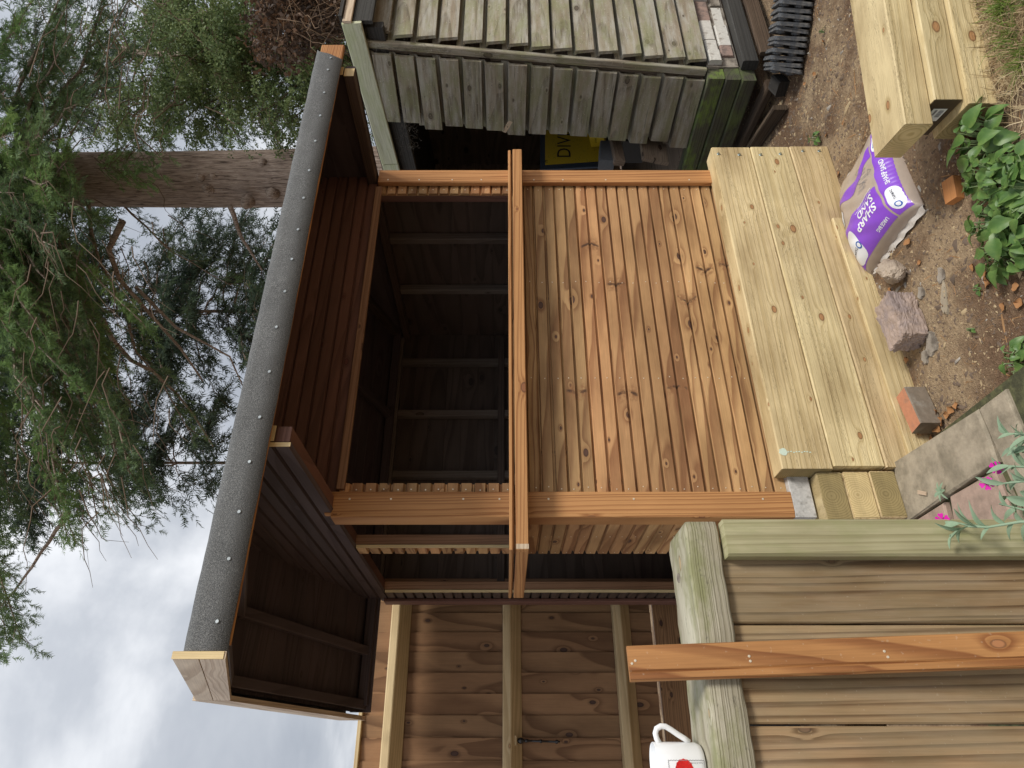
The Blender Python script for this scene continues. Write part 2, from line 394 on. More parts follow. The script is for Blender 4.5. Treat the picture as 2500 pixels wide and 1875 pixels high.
M['old'] = wood('weathered_shed_wood', (0.30, 0.255, 0.185), (0.120, 0.098, 0.068), (0.06, 0.048, 0.034), rings=75, knots=0.5, grey=(0.43, 0.415, 0.36), grey_amt=0.8,
               moss=(0.235, 0.245, 0.115), moss_amt=0.6, weather=1.0, bump=1.0, spots=0.5, vary=0.22, rough=0.85, tint=0.3)
M['old_green'] = wood('algae_green_bargeboard', (0.54, 0.55, 0.39), (0.38, 0.39, 0.25), (0.15, 0.14, 0.08), rings=70, knots=0.3, grey=(0.62, 0.63, 0.51), grey_amt=0.6,
               moss=(0.40, 0.45, 0.22), moss_amt=0.5, weather=0.35, bump=0.5, vary=0.05, rough=0.85)
M['mossy'] = wood('mossy_timber', (0.10, 0.10, 0.065), (0.055, 0.055, 0.035), (0.03, 0.03, 0.02), rings=50, knots=0.2, moss=(0.17, 0.25, 0.05), moss_amt=1.0, weather=0.6, bump=0.9, rough=0.9)
M['mossy2'] = wood('damp_mossy_timber', (0.075, 0.072, 0.05), (0.04, 0.04, 0.028), (0.03, 0.03, 0.02), rings=50, knots=0.2, moss=(0.11, 0.145, 0.045), moss_amt=0.8, weather=0.6, bump=0.9, rough=0.9)
M['tarred'] = wood('tarred_timber', (0.045, 0.042, 0.038), (0.025, 0.023, 0.021), (0.01, 0.01, 0.01), rings=50, knots=0.2, weather=0.5, bump=0.8, rough=0.8, spots=0.12)
M['rotten'] = wood('rotten_timber', (0.09, 0.062, 0.04), (0.04, 0.027, 0.018), (0.02, 0.015, 0.01), rings=80, knots=0.1, weather=0.9, bump=1.0, rough=0.95)
M['old_inside'] = wood('dusty_inside_boards', (0.27, 0.21, 0.16), (0.15, 0.115, 0.085), (0.03, 0.02, 0.015), rings=60, knots=0.6, weather=0.3, ksize=1.4)
M['fence'] = wood('fence_board_wood', (0.305, 0.172, 0.084), (0.140, 0.070, 0.032), (0.035, 0.018, 0.013), rings=60, knots=0.75, ksize=0.85, ringmix=0.9, wav=0.2, vary=0.25, tint=0.22, saw=0.3)
M['rail'] = wood('pale_fence_rail', (0.60, 0.46, 0.26), (0.43, 0.30, 0.15), (0.2, 0.12, 0.06), rings=60, knots=0.4, saw=0.3, vary=0.1)
M['deck'] = wood('brown_gate_board', (0.35, 0.222, 0.118), (0.120, 0.062, 0.028), (0.085, 0.05, 0.03), wav=0.26, tint=0.36, rings=46, knots=0.30, grey=(0.40, 0.335, 0.24), grey_amt=0.3,
               moss=(0.20, 0.175, 0.085), moss_amt=0.22, bump=0.6, ksize=0.65, vary=0.40, rough=0.72, spots=0.12, ringmix=0.95)
M['batten'] = wood('green_tinted_batten', (0.42, 0.385, 0.235), (0.26, 0.235, 0.12), (0.15, 0.12, 0.08), rings=50, knots=0.35, moss=(0.27, 0.285, 0.125), moss_amt=0.55, bump=0.4, vary=0.05, tint=0.25, wav=0.2)
M['cap'] = wood('weathered_capping', (0.41, 0.375, 0.285), (0.20, 0.175, 0.115), (0.2, 0.15, 0.09), tint=0.3, rings=130, knots=0.2, moss=(0.185, 0.19, 0.075), moss_amt=0.8, weather=0.8, bump=0.9, vary=0.05, rough=0.8)
M['plank'] = wood('orange_offcut', (0.50, 0.245, 0.090), (0.23, 0.080, 0.026), (0.2, 0.09, 0.04), wav=0.09, rings=110, knots=0.35, ringmix=0.85, ksize=0.8, spots=0.12)
M['offcut'] = wood('orange_block', (0.56, 0.25, 0.09), (0.42, 0.16, 0.05), (0.2, 0.09, 0.04), rings=120, knots=0.0, ringmix=0.5)

# roofing felt
m, nt, bs = newmat('mineral_felt'); g = G(nt)
tc = g.n('ShaderNodeTexCoord').outputs['Object']
n1 = g.noise(tc, 420.0, 2, 0.6); n2 = g.noise(tc, 9.0, 4, 0.6)
c = g.ramp(n1, [(0.30, (0.045, 0.047, 0.049)), (0.50, (0.098, 0.101, 0.102)), (0.66, (0.20, 0.204, 0.20)), (0.8, (0.36, 0.36, 0.35))])
v = g.m('MULTIPLY_ADD', n2, 0.7, 0.65); c = g.mix(1.0, c, g.vec(v, v, v), 'MULTIPLY')
g.put(bs.inputs['Base Color'], c); bs.inputs['Roughness'].default_value = 0.75
g.put(bs.inputs['Normal'], g.bump(n1, 0.8, 0.003)); M['felt'] = m
M['nail'] = plain('galvanised_nail', (0.36, 0.40, 0.42), 0.5, metal=0.3, spec=0.4)
M['brass'] = plain('bright_nail_head', (0.78, 0.72, 0.58), 0.35, metal=0.4)
M['steel'] = plain('zinc_screw', (0.42, 0.50, 0.50), 0.3, metal=0.9)
M['iron'] = plain('black_iron', (0.012, 0.012, 0.014), 0.28, spec=0.6)
M['concrete'] = plain('white_concrete', (0.50, 0.49, 0.47), 0.9, noise=0.35, nscale=40, bump=0.5, col2=(0.26, 0.25, 0.23), thr=(0.5, 0.75))
M['render'] = plain('flaking_white_render', (0.60, 0.58, 0.53), 0.9, noise=0.25, nscale=22, bump=0.6, col2=(0.30, 0.26, 0.22), thr=(0.56, 0.70))
M['brickdull'] = plain('dusty_brick', (0.33, 0.23, 0.19), 0.9, noise=0.3, nscale=25, bump=0.5, col2=(0.20, 0.15, 0.13))
M['mortar'] = plain('crumbling_mortar', (0.33, 0.29, 0.24), 0.95, noise=0.45, nscale=18, bump=0.9, col2=(0.12, 0.10, 0.08))
M['rubber'] = plain('dusty_black_plastic', (0.075, 0.08, 0.088), 0.55, noise=0.4, nscale=24, bump=0.25, spec=0.4, col2=(0.21, 0.20, 0.185), thr=(0.45, 0.70))
M['slab'] = plain('grey_paving_slab', (0.36, 0.305, 0.225), 0.9, noise=0.45, nscale=11, bump=0.6, bscale=140, col2=(0.23, 0.195, 0.14), thr=(0.40, 0.68))
M['slab_pink'] = plain('pink_paving_slab', (0.37, 0.265, 0.21), 0.9, noise=0.35, nscale=13, bump=0.5, bscale=140, col2=(0.27, 0.20, 0.155), thr=(0.42, 0.7))
M['joint'] = plain('mossy_joint', (0.055, 0.055, 0.028), 0.95, noise=0.5, nscale=30, bump=1.0, col2=(0.10, 0.10, 0.045))
M['brick_face'] = plain('orange_brick_face', (0.47, 0.205, 0.115), 0.9, noise=0.22, nscale=28, bump=0.45, bscale=110, col2=(0.36, 0.19, 0.12), thr=(0.5, 0.72))
M['brick_grey'] = plain('grey_stained_brick_side', (0.205, 0.165, 0.125), 0.9, noise=0.35, nscale=18, bump=0.5, col2=(0.27, 0.24, 0.20), thr=(0.5, 0.72))
M['rock'] = plain('pinkish_brick_rubble', (0.38, 0.29, 0.24), 0.95, noise=0.35, nscale=12, bump=1.0, bscale=45, col2=(0.27, 0.215, 0.20), thr=(0.40, 0.62))
M['rock2'] = plain('buff_rubble', (0.44, 0.36, 0.28), 0.95, noise=0.35, nscale=12, bump=1.0, bscale=45, col2=(0.29, 0.23, 0.18), thr=(0.40, 0.66))
M['purple'] = plain('purple_print', (0.245, 0.075, 0.60), 0.32, spec=0.5, noise=0.06)
M['bagwhite'] = plain('white_print', (0.80, 0.82, 0.86), 0.33, spec=0.5)
M['bagblue'] = plain('blue_print', (0.01, 0.10, 0.40), 0.35)
M['bagblack'] = plain('dark_print', (0.03, 0.03, 0.05), 0.4)
M['bag'] = plain('clear_bag_over_sand', (0.43, 0.355, 0.30), 0.24, noise=0.12, nscale=10, spec=0.55, bump=0.25, bscale=22)
M['film'] = plain('crumpled_clear_film', (0.56, 0.53, 0.50), 0.22, noise=0.3, nscale=25, spec=0.6, bump=0.6, bscale=40)
M['yellow'] = plain('yellow_poster', (0.62, 0.46, 0.03), 0.45, spec=0.4)
M['navy'] = plain('dark_blue_frame', (0.035, 0.055, 0.085), 0.5)
M['ink'] = plain('black_ink', (0.012, 0.012, 0.014), 0.5)
M['junk'] = plain('dirty_dark_box', (0.035, 0.033, 0.033), 0.6, noise=0.3)
M['junk_grey'] = plain('grey_tin', (0.11, 0.12, 0.135), 0.5, noise=0.3)
M['mug'] = plain('white_glazed_mug', (0.82, 0.83, 0.84), 0.12, spec=0.5)
M['red'] = plain('red_petal_print', (0.60, 0.02, 0.02), 0.3, noise=0.4, nscale=120)
M['greyline'] = plain('grey_print', (0.22, 0.22, 0.24), 0.4)
M['label'] = plain('white_paper_label', (0.72, 0.73, 0.72), 0.6)
M['shaded_end'] = plain('shaded_sleeper_end', (0.055, 0.036, 0.02), 0.55, noise=0.3, nscale=20)  # shade under the jutting top sleeper, painted as a dark end
M['web'] = plain('dusty_cobweb', (0.19, 0.175, 0.15), 0.95)
M['deadleaf'] = plain('dead_leaf', (0.40, 0.20, 0.075), 0.8, noise=0.35, nscale=40, col2=(0.24, 0.11, 0.05))
M['void'] = plain('dark_floor', (0.03, 0.026, 0.022), 0.9)

def leafmat(name, a, b, c, rough=0.55, trans=0.35, spec=0.3):
    m, nt, bs = newmat(name); g = G(nt)
    ri = g.n('ShaderNodeNewGeometry').outputs['Random Per Island']
    tc = g.n('ShaderNodeTexCoord').outputs['Object']
    n = g.noise(tc, 1.3, 3, 0.6)
    col = g.ramp(g.m('MULTIPLY_ADD', ri, 0.55, g.m('MULTIPLY_ADD', n, 1.1, -0.33)), [(0.12, a), (0.5, b), (0.92, c)])
    g.put(bs.inputs['Base Color'], col); bs.inputs['Roughness'].default_value = rough; bs.inputs['Specular IOR Level'].default_value = spec
    tr = g.n('ShaderNodeBsdfTranslucent'); g.put(tr.inputs[0], col)
    mx_ = g.n('ShaderNodeMixShader'); mx_.inputs[0].default_value = trans
    out = [q for q in nt.nodes if q.type == 'OUTPUT_MATERIAL'][0]
    nt.links.new(bs.outputs[0], mx_.inputs[1]); nt.links.new(tr.outputs[0], mx_.inputs[2]); nt.links.new(mx_.outputs[0], out.inputs[0])
    return m
M['needle_a'] = leafmat('conifer_sprays', (0.050, 0.084, 0.050), (0.112, 0.178, 0.080), (0.22, 0.32, 0.125))
M['needle_b'] = leafmat('dark_conifer_sprays', (0.034, 0.054, 0.042), (0.060, 0.092, 0.060), (0.10, 0.145, 0.075))
M['needle_c'] = leafmat('bright_conifer_sprays', (0.085, 0.15, 0.06), (0.17, 0.28, 0.10), (0.30, 0.43, 0.14))
M['broad'] = leafmat('small_broad_leaves', (0.075, 0.115, 0.050), (0.145, 0.21, 0.080), (0.32, 0.39, 0.17))
M['brownleaf'] = leafmat('withered_creeper_leaves', (0.045, 0.032, 0.024), (0.080, 0.050, 0.033), (0.24, 0.13, 0.07))
M['clump'] = leafmat('broad_green_leaves', (0.055, 0.120, 0.030), (0.105, 0.205, 0.052), (0.24, 0.34, 0.09), rough=0.42, trans=0.25, spec=0.45)
M['silver'] = leafmat('grey_green_felted_leaves', (0.20, 0.30, 0.19), (0.28, 0.39, 0.26), (0.36, 0.47, 0.33), rough=0.8, trans=0.2)
M['magenta'] = plain('magenta_petals', (0.62, 0.010, 0.36), 0.5)
M['grass'] = leafmat('green_grass_blades', (0.10, 0.16, 0.03), (0.19, 0.27, 0.05), (0.32, 0.38, 0.09), trans=0.3)
M['straw'] = leafmat('dry_grass', (0.30, 0.20, 0.11), (0.52, 0.40, 0.23), (0.74, 0.62, 0.41), trans=0.15, rough=0.8)
M['stem'] = plain('green_stem', (0.20, 0.27, 0.12), 0.6)
M['twig'] = plain('grey_brown_twig', (0.16, 0.115, 0.08), 0.85, noise=0.3)
M['vine'] = plain('dead_vine_stem', (0.20, 0.125, 0.07), 0.85, noise=0.4, col2=(0.09, 0.06, 0.04))

# bark
m, nt, bs = newmat('fibrous_bark'); g = G(nt)
tc = g.n('ShaderNodeTexCoord').outputs['Object']; X, Y, Z = g.xyz(tc)
f1 = g.noise(g.vec(g.m('MULTIPLY', X, 62.0), g.m('MULTIPLY', Y, 62.0), g.m('MULTIPLY', Z, 5.0)), 1.0, 5, 0.7, 0.8)
f2 = g.noise(tc, 2.0, 3, 0.6)
c = g.ramp(f1, [(0.34, (0.06, 0.04, 0.03)), (0.45, (0.31, 0.235, 0.19)), (0.58, (0.49, 0.39, 0.325)), (0.75, (0.58, 0.48, 0.41))])
v = g.m('MULTIPLY_ADD', f2, 0.6, 0.7); c = g.mix(1.0, c, g.vec(v, v, v), 'MULTIPLY')
g.put(bs.inputs['Base Color'], c); bs.inputs['Roughness'].default_value = 0.9
g.put(bs.inputs['Normal'], g.bump(f1, 1.0, 0.03)); M['bark'] = m

# soil
m, nt, bs = newmat('garden_soil'); g = G(nt)
tc = g.n('ShaderNodeTexCoord').outputs['Object']
a = g.noise(tc, 2.1, 5, 0.62, 0.4); b = g.noise(tc, 55.0, 4, 0.7); cc = g.noise(tc, 210.0, 2, 0.6)
base = g.mix(g.smooth(a, 0.40, 0.62), (0.165, 0.103, 0.064), (0.37, 0.272, 0.172))
v = g.m('MULTIPLY_ADD', b, 1.3, 0.35); base = g.mix(1.0, base, g.vec(v, v, v), 'MULTIPLY')
base = g.mix(g.smooth(cc, 0.66, 0.74, 0.0, 0.8), base, (0.46, 0.37, 0.22))
base = g.mix(g.smooth(cc, 0.26, 0.33, 0.7, 0.0), base, (0.022, 0.016, 0.012))
g.put(bs.inputs['Base Color'], base); bs.inputs['Roughness'].default_value = 0.95; bs.inputs['Specular IOR Level'].default_value = 0.15
g.put(bs.inputs['Normal'], g.bump(g.m('ADD', b, g.m('MULTIPLY', cc, 0.7)), 1.0, 0.012)); M['soil'] = m

# ================================================================== the ground
def noise2(x, y, s=1.0):
    return (np.sin(x * 3.1 * s + 1.3) * np.cos(y * 2.7 * s + .4) + 0.5 * np.sin(x * 7.3 * s + y * 5.1 * s) + 0.3 * np.cos(x * 13.7 * s - y * 11.3 * s))
def soil_z(x, y):
    return noise2(x, y) * 0.006 + noise2(x * 3.3 + 5, y * 3.3) * 0.0035
gx = np.concatenate([[-300, -60, -20, -8, -3], np.arange(-1, 6.01, 0.05), [8, 14, 30, 80, 300]])
gy = np.concatenate([[-300, -60, -20, -6, -2], np.arange(0, 5.01, 0.05), [7, 12, 30, 80, 300]])
XX, YY = np.meshgrid(gx, gy, indexing='ij')
ZZ = np.where((np.abs(XX) < 7) & (np.abs(YY) < 6), soil_z(XX, YY), 0.0)
V = np.stack([XX, YY, ZZ], -1).reshape(-1, 3)
ny = len(gy); idx = np.arange(len(gx) * ny).reshape(len(gx), ny)
F = np.stack([idx[:-1, :-1], idx[1:, :-1], idx[1:, 1:], idx[:-1, 1:]], -1).reshape(-1, 4)
kind(link('ground', npmesh('ground', V, F, M['soil'], True)), 'structure')

# paving: a bed with mossy joints and separate slabs on it
PZ = 0.16
bed = kind(box('paving', (-1.0, 1.045), (0.2, 2.40), (-0.05, PZ - 0.022), M['joint'], None, 'x', 0.01), 'structure')
def slab(name, pix, mat, dz=0.0, inset=0.004):
    P = [onZ(x, y, PZ + dz) for x, y in pix]
    c = sum(P, Vector()) / len(P)
    n = len(P)
    area = sum(P[i].x * P[(i + 1) % n].y - P[(i + 1) % n].x * P[i].y for i in range(n))
    if area < 0: P = list(reversed(P))
    ring0 = [p - Vector((0, 0, 0.05)) for p in P]
    ring1 = [p - Vector((0, 0, 0.007)) for p in P]
    ring2 = [p + (c - p).normalized() * 0.009 for p in P]
    v = ring0 + ring1 + ring2
    f = [tuple(reversed(range(n)))]
    for a in (0, n):
        f += [(a + i, a + (i + 1) % n, a + n + (i + 1) % n, a + n + i) for i in range(n)]
    f.append(tuple(range(2 * n, 3 * n)))
    me = mesh(name, v, f, mat); fixn(me)
    return link(name, me, bed)
slab('slab', [(2180, 1128), (2384, 999), (2410, 1060), (2432, 1128), (2330, 1196), (2212, 1276), (2190, 1285)], M['slab'])
slab('slab', [(2389, 996), (2450, 950), (2500, 1068), (2560, 1210), (2560, 1320), (2520, 1290), (2442, 1125)], M['slab'], -0.006)
slab('slab', [(2316, 1212), (2424, 1150), (2448, 1200), (2480, 1292), (2490, 1330), (2335, 1330)], M['slab_pink'], 0.004)
slab('slab', [(2196, 1294), (2302, 1226), (2318, 1290), (2322, 1360), (2205, 1360)], M['slab_pink'])
slab('slab', [(2452, 1180), (2500, 1282), (2560, 1345), (2560, 1400), (2497, 1400), (2485, 1290)], M['slab'], -0.004)
slab('slab', [(2335, 1336), (2490, 1336), (2500, 1420), (2345, 1420)], M['slab'])
slab('slab', [(2205, 1366), (2330, 1366), (2335, 1450), (2210, 1450)], M['slab_pink'])
mossedge = link('mossy_edging', mesh('mossy_edging', *(lambda P: ([p for q in P for p in (q, q - Vector((0, 0, .16)))], [(0, 1, 3, 2), (2, 3, 5, 4)]))([onZ(2440, 952, PZ - .012), onZ(2505, 1085, PZ - .012), onZ(2580, 1235, PZ - .012)]), M['mossy']), bed)

# ================================================================== the garden bar hut
XL, XR = 0.88, 2.735          # outer faces of the side walls
YF, YB = 2.53, 4.00           # cladding face of the front wall, back wall
EZ = EYE.z
TIE = EZ + 0.662              # underside of the horizontal tie beams at the gables
EAVE_Y, APEX_Y, BACK_Y = 1.865, 2.92, 3.975
SL = (1.072 - 0.717) / (APEX_Y - EAVE_Y)      # slope of the roof
ROOF0 = EZ + 0.717 + 0.055                      # underside of the boarding at the eave
def roof_z(y): return ROOF0 + SL * (y - EAVE_Y) if y <= APEX_Y else ROOF0 + SL * (APEX_Y - EAVE_Y) - SL * (y - APEX_Y)

hut = thing('garden_bar_hut', 'new orange-brown timber garden bar hut with serving shelf, open window and grey felt roof edge', 'garden building', (1.8, 3.2, 0.5))

PW = 0.108
CLAD = [(0.0, 0.0), (0.0, 0.0015), (0.0070, 0.016), (0.0465, 0.016), (0.0505, 0.002), (0.0570, 0.002), (0.0610, 0.016), (0.1005, 0.016), (0.1050, 0.0015), (PW, 0.0015), (PW, 0.0)]
FLAT = [(0.0, 0.0), (0.0, 0.0145), (0.0015, 0.016), (PW - 0.0015, 0.016), (PW, 0.0145), (PW, 0.0)]
def clad_front(x0, x1, z, name='cladding_board', mat='pine', prof=CLAD):
    return profile_board(name, x1 - x0, prof, M[mat], hut, frame((x0, YF + 0.016, z), (1, 0, 0), (0, -1, 0)))
def clad_left(y0, y1, z, mat='pine', prof=CLAD, X=None, taper=None):
    X = XL if X is None else X
    return profile_board('cladding_board', y1 - y0, prof, M[mat], hut, frame((X + 0.016, y1, z), (0, -1, 0), (-1, 0, 0)), taper)

# lower front wall, under the shelf
zb = EZ - 1.118
nails = MB()
def nail_disc(mb, c, n, r=0.003, h=0.0015, k=6):
    n = Vector(n).normalized(); a = n.orthogonal().normalized(); b = n.cross(a); c = Vector(c)
    top = [c + n * h + (a * math.cos(2 * math.pi * i / k) + b * math.sin(2 * math.pi * i / k)) * r * 0.8 for i in range(k)]
    bot = [c + (a * math.cos(2 * math.pi * i / k) + b * math.sin(2 * math.pi * i / k)) * r for i in range(k)]
    mb.add(top + bot, [tuple(range(k))] + [(i, k + i, k + (i + 1) % k, (i + 1) % k) for i in range(k)])
NB = 10
for k in range(NB):
    z = zb + k * PW
    clad_front(XL + 0.02, XR - 0.02, z)
    for s in (0.026, 0.083):
        for xx in (0.992, 1.50, 2.02, 2.625):
            nail_disc(nails, (xx + random.uniform(-.006, .006), YF, z + s + random.uniform(-.006, .006)), (0, -1, 0), 0.0028)
WX0, WX1 = 1.012, 2.598                          # window opening
WZ0, WZ1 = EZ - 0.04, EZ + 0.651
z = zb + NB * PW
k = 0
while z < WZ1 - 0.02:
    for x0, x1, sx in ((XL + 0.02, WX0, 0.985), (WX1, XR - 0.02, 2.622)):
        zz = z; pr = CLAD
        if z + PW > WZ1 + 0.02: pr = [(min(a, WZ1 - z), b) for a, b in CLAD]
        clad_front(x0, x1, z, prof=pr)
        for s in (0.026, 0.083):
            if z + s < WZ1: nail_disc(nails, (sx + random.uniform(-.003, .003), YF, z + s), (0, -1, 0), 0.0034)
    z += PW; k += 1
# header over the window
z = WZ1
box('window_head_batten', (WX0 - 0.03, WX1 + 0.03), (YF - 0.018, YF + 0.002), (WZ1 - 0.022, WZ1 + 0.012), M['jamb'], hut)
z += 0.004
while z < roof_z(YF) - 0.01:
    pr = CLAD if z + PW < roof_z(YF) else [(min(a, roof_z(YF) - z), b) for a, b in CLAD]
    clad_front(XL + 0.02, XR - 0.02, z, prof=pr, mat='pine_red_shaded')  # same pine as the wall below, overhang shade put into its colour
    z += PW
# frame behind the window: jambs, head, sill rail
box('window_frame', (WX1, WX1 + 0.045), (YF + 0.017, YF + 0.062), (WZ0, WZ1), M['pine_red_shaded'], hut, 'z')
box('window_frame', (WX0 - 0.045, WX0), (YF + 0.017, YF + 0.062), (WZ0, WZ1), M['pine_red_shaded'], hut, 'z')
box('window_frame', (XL + 0.02, XR - 0.02), (YF + 0.017, YF + 0.062), (WZ1, WZ1 + 0.045), M['pine_red_shaded'], hut)
box('window_frame', (XL + 0.02, XR - 0.02), (YF + 0.017, YF + 0.062), (WZ0 - 0.046, WZ0 - 0.001), M['pine_red_shaded'], hut)

# corner posts (trim boards), front and left faces
def post(x0, x1, y0, y1, z0, z1, nail_x=None):
    p = box('corner_post', (x0, x1), (y0, y1), (z0, z1), M['pine_trim'], hut, 'z', 0.004)
    return p
post(0.874, 0.966, 2.500, 2.5285, EZ - 1.112, EZ + 0.690)
post(2.646, 2.737, 2.500, 2.5285, EZ - 1.080, EZ + 0.650)
box('corner_post', (0.862, 0.8795), (2.5010, 2.592), (EZ - 1.11, EZ + 0.665), M['pine_trim'], hut, 'z')
for x, zs in ((0.935, (0.60, 0.44, 0.16, 0.02, -0.17, -0.5, -1.0)), (2.664, (0.60, 0.44, 0.27, 0.12, -0.15, -0.30, -0.52, -0.95))):
    for zq in zs: nail_disc(nails, (x, 2.500, EZ + zq), (0, -1, 0), 0.0045)

# left side: low wall, jamb, doorway, back piece
YJ = 3.052; YD = 3.80
for k in range(NB):
    clad_left(YF + 0.02, YJ, zb + k * PW)
    for s in (0.026, 0.083):
        for yy in (2.62, 2.80, YJ - 0.02): nail_disc(nails, (XL, yy, zb + k * PW + s), (-1, 0, 0), 0.0025)
z = zb + NB * PW
while z < TIE - 0.01:
    pr = CLAD if z + PW < TIE else [(min(a, TIE - z), b) for a, b in CLAD]
    clad_left(YJ - 0.085, YJ, z, prof=pr)
    z += PW
z = zb
while z < TIE - 0.01:
    pr = CLAD if z + PW < TIE else [(min(a, TIE - z), b) for a, b in CLAD]
    clad_left(YD, YB, z, prof=pr, mat='pine_shaded')  # outer cladding in the darkened pine, shade held in its colour
    z += PW
box('end_grain_strip', (XL + 0.001, XL + 0.0155), (YJ - 0.0865, YJ - 0.0852), (zb + NB * PW, TIE - 0.005), M['endwood'], hut, 'z', 0.0005)
box('end_grain_strip', (XL + 0.001, XL + 0.0155), (YD - 0.0015, YD - 0.0002), (zb, TIE - 0.005), M['endwood'], hut, 'z', 0.0005)
box('stud', (XL + 0.0175, XL + 0.0625), (YJ - 0.085, YJ - 0.04), (zb, TIE), M['jamb'], hut, 'z')
box('stud', (XL + 0.0175, XL + 0.0625), (YD, YD + 0.045), (zb, TIE), M['jamb'], hut, 'z')
box('stud', (XL + 0.0175, XL + 0.0625), (YF + 0.07, YF + 0.115), (zb, TIE), M['pine_red_shaded'], hut, 'z')
box('corner_post', (XL - 0.018, XL - 0.0005), (YB - 0.07, YB + 0.02), (zb, TIE + 0.02), M['pine_red_shaded'], hut, 'z')
box('rail', (XL + 0.0175, XL + 0.0625), (YF + 0.116, YJ - 0.086), (WZ0 - 0.046, WZ0 - 0.001), M['pine_red_shaded'], hut, 'y')

# gables: tie beam, rafters, cladding cut to the slope
def gable(X0, X1, outer, mat_t, mat_r):
    y0, y1 = 1.905, YB
    box('tie_beam', (X0, X1), (y0, y1), (TIE, TIE + 0.046), M[mat_t], hut, 'y')
    e = box('beam_end', (X0 + 0.001, X1 - 0.001), (y0 - 0.0025, y0 - 0.0004), (TIE + 0.001, TIE + 0.045), M['endwood' if X0 > 2 else 'pine_red_shaded'], hut, 'x', 0.0006)
    cx = (X0 + X1) / 2
    h = 0.045
    for ya, yb in ((y0, APEX_Y), (BACK_Y - 0.02, APEX_Y)):
        beam('rafter', (cx, ya, roof_z(ya) - h / 2 - 0.004), (cx, yb, roof_z(yb) - h / 2 - 0.004), X1 - X0, h, M[mat_r], hut)
    box('beam_end', (X0 + 0.001, X1 - 0.001), (y0 - 0.010, y0 - 0.0065), (TIE + 0.048, roof_z(y0) - 0.006), M['endwood'], hut, 'x', 0.0006)
gable(XL + 0.017, XL + 0.070, -1, 'pine_red_shaded', 'pine_red_shaded')
gable(XR - 0.070, XR - 0.017, 1, 'pine_shaded', 'pine_shaded')
def gable_clad(X, sgn):
    z = TIE - 0.004
    top = roof_z(APEX_Y)
    while z < top - 0.03:
        def ycut(zz):   # where the slope lies at height zz
            return max(1.905, EAVE_Y + (zz - ROOF0) / SL)
        def yback(zz): return min(YB, 2 * APEX_Y - EAVE_Y - (zz - ROOF0) / SL)
        pr = CLAD if z + PW < top else [(min(a, top - z), b) for a, b in CLAD]
        if sgn < 0:
            ya, yb = 1.905, YB; L = yb - ya
            def tp(p, z=z, yb=yb, L=L):
                zz = z + p.y
                y = yb - p.x
                y = max(ycut(zz), min(yback(zz), y))
                return Vector((yb - y, p.y, p.z))
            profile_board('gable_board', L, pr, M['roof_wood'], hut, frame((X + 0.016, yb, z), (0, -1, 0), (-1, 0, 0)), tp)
        else:
            ya, yb = 1.905, YB; L = yb - ya
            def tp(p, z=z, ya=ya):
                zz = z + p.y
                y = max(ycut(zz), min(yback(zz), ya + p.x))
                return Vector((y - ya, p.y, p.z))
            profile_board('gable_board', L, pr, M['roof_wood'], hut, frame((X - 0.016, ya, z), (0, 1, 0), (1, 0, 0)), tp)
        z += PW
gable_clad(XL, -1); gable_clad(XR, 1)
box('end_grain_strip', (XL + 0.001, XL + 0.0155), (1.9025, 1.9045), (TIE - 0.003, roof_z(1.905) - 0.004), M['endwood'], hut, 'z', 0.0005)

# roof: boarding, rafters under the left overhang, fascia, felt
RX0, RX1 = 0.300, 2.826
nb = 11
for side in (0, 1):
    n = 11
    for k in range(n):
        y0 = EAVE_Y + 0.016 + (APEX_Y - EAVE_Y - 0.016) * k / n; y1 = EAVE_Y + 0.016 + (APEX_Y - EAVE_Y - 0.016) * (k + 1) / n
        if side: y0, y1 = 2 * APEX_Y - y0, 2 * APEX_Y - y1
        a = Vector((RX0, (y0 + y1) / 2, roof_z((y0 + y1) / 2) + 0.008)); b = a + Vector((RX1 - RX0, 0, 0))
        nrm = Vector((0, -SL if not side else SL, 1)).normalized()
        w = abs(y1 - y0) * math.sqrt(1 + SL * SL) - 0.0012
        beam('roof_board', a, b, w, 0.014, M['roof_wood'], hut, nrm, 0.002)
for X in (0.335, 0.60):
    for ya, yb in ((EAVE_Y + 0.02, APEX_Y - 0.005), (BACK_Y - 0.02, APEX_Y + 0.005)):
        beam('rafter', (X, ya, roof_z(ya) - 0.027), (X, yb, roof_z(yb) - 0.027), 0.045, 0.045, M['roof_wood'], hut)
for X in (1.45, 2.05):
    for ya, yb in ((YF + 0.04, APEX_Y - 0.005), (YB - 0.04, APEX_Y + 0.005)):
        beam('rafter', (X, ya, roof_z(ya) - 0.027), (X, yb, roof_z(yb) - 0.027), 0.045, 0.045, M['roof_wood'], hut)
box('eave_rail', (RX0 + 0.03, RX1 - 0.01), (EAVE_Y + 0.0165, EAVE_Y + 0.040), (EZ + 0.726, ROOF0 - 0.001), M['roof_wood'], hut)
box('back_eave_rail', (RX0 + 0.03, RX1 - 0.01), (BACK_Y - 0.050, BACK_Y - 0.018), (EZ + 0.722, ROOF0 + 0.001), M['roof_wood'], hut)
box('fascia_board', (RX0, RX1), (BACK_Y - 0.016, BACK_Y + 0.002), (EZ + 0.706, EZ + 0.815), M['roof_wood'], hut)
FZ0, FZ1 = EZ + 0.714, EZ + 0.815
box('fascia_board', (RX0, RX1), (EAVE_Y - 0.002, EAVE_Y + 0.016), (FZ0, FZ1), M['plank'], hut)
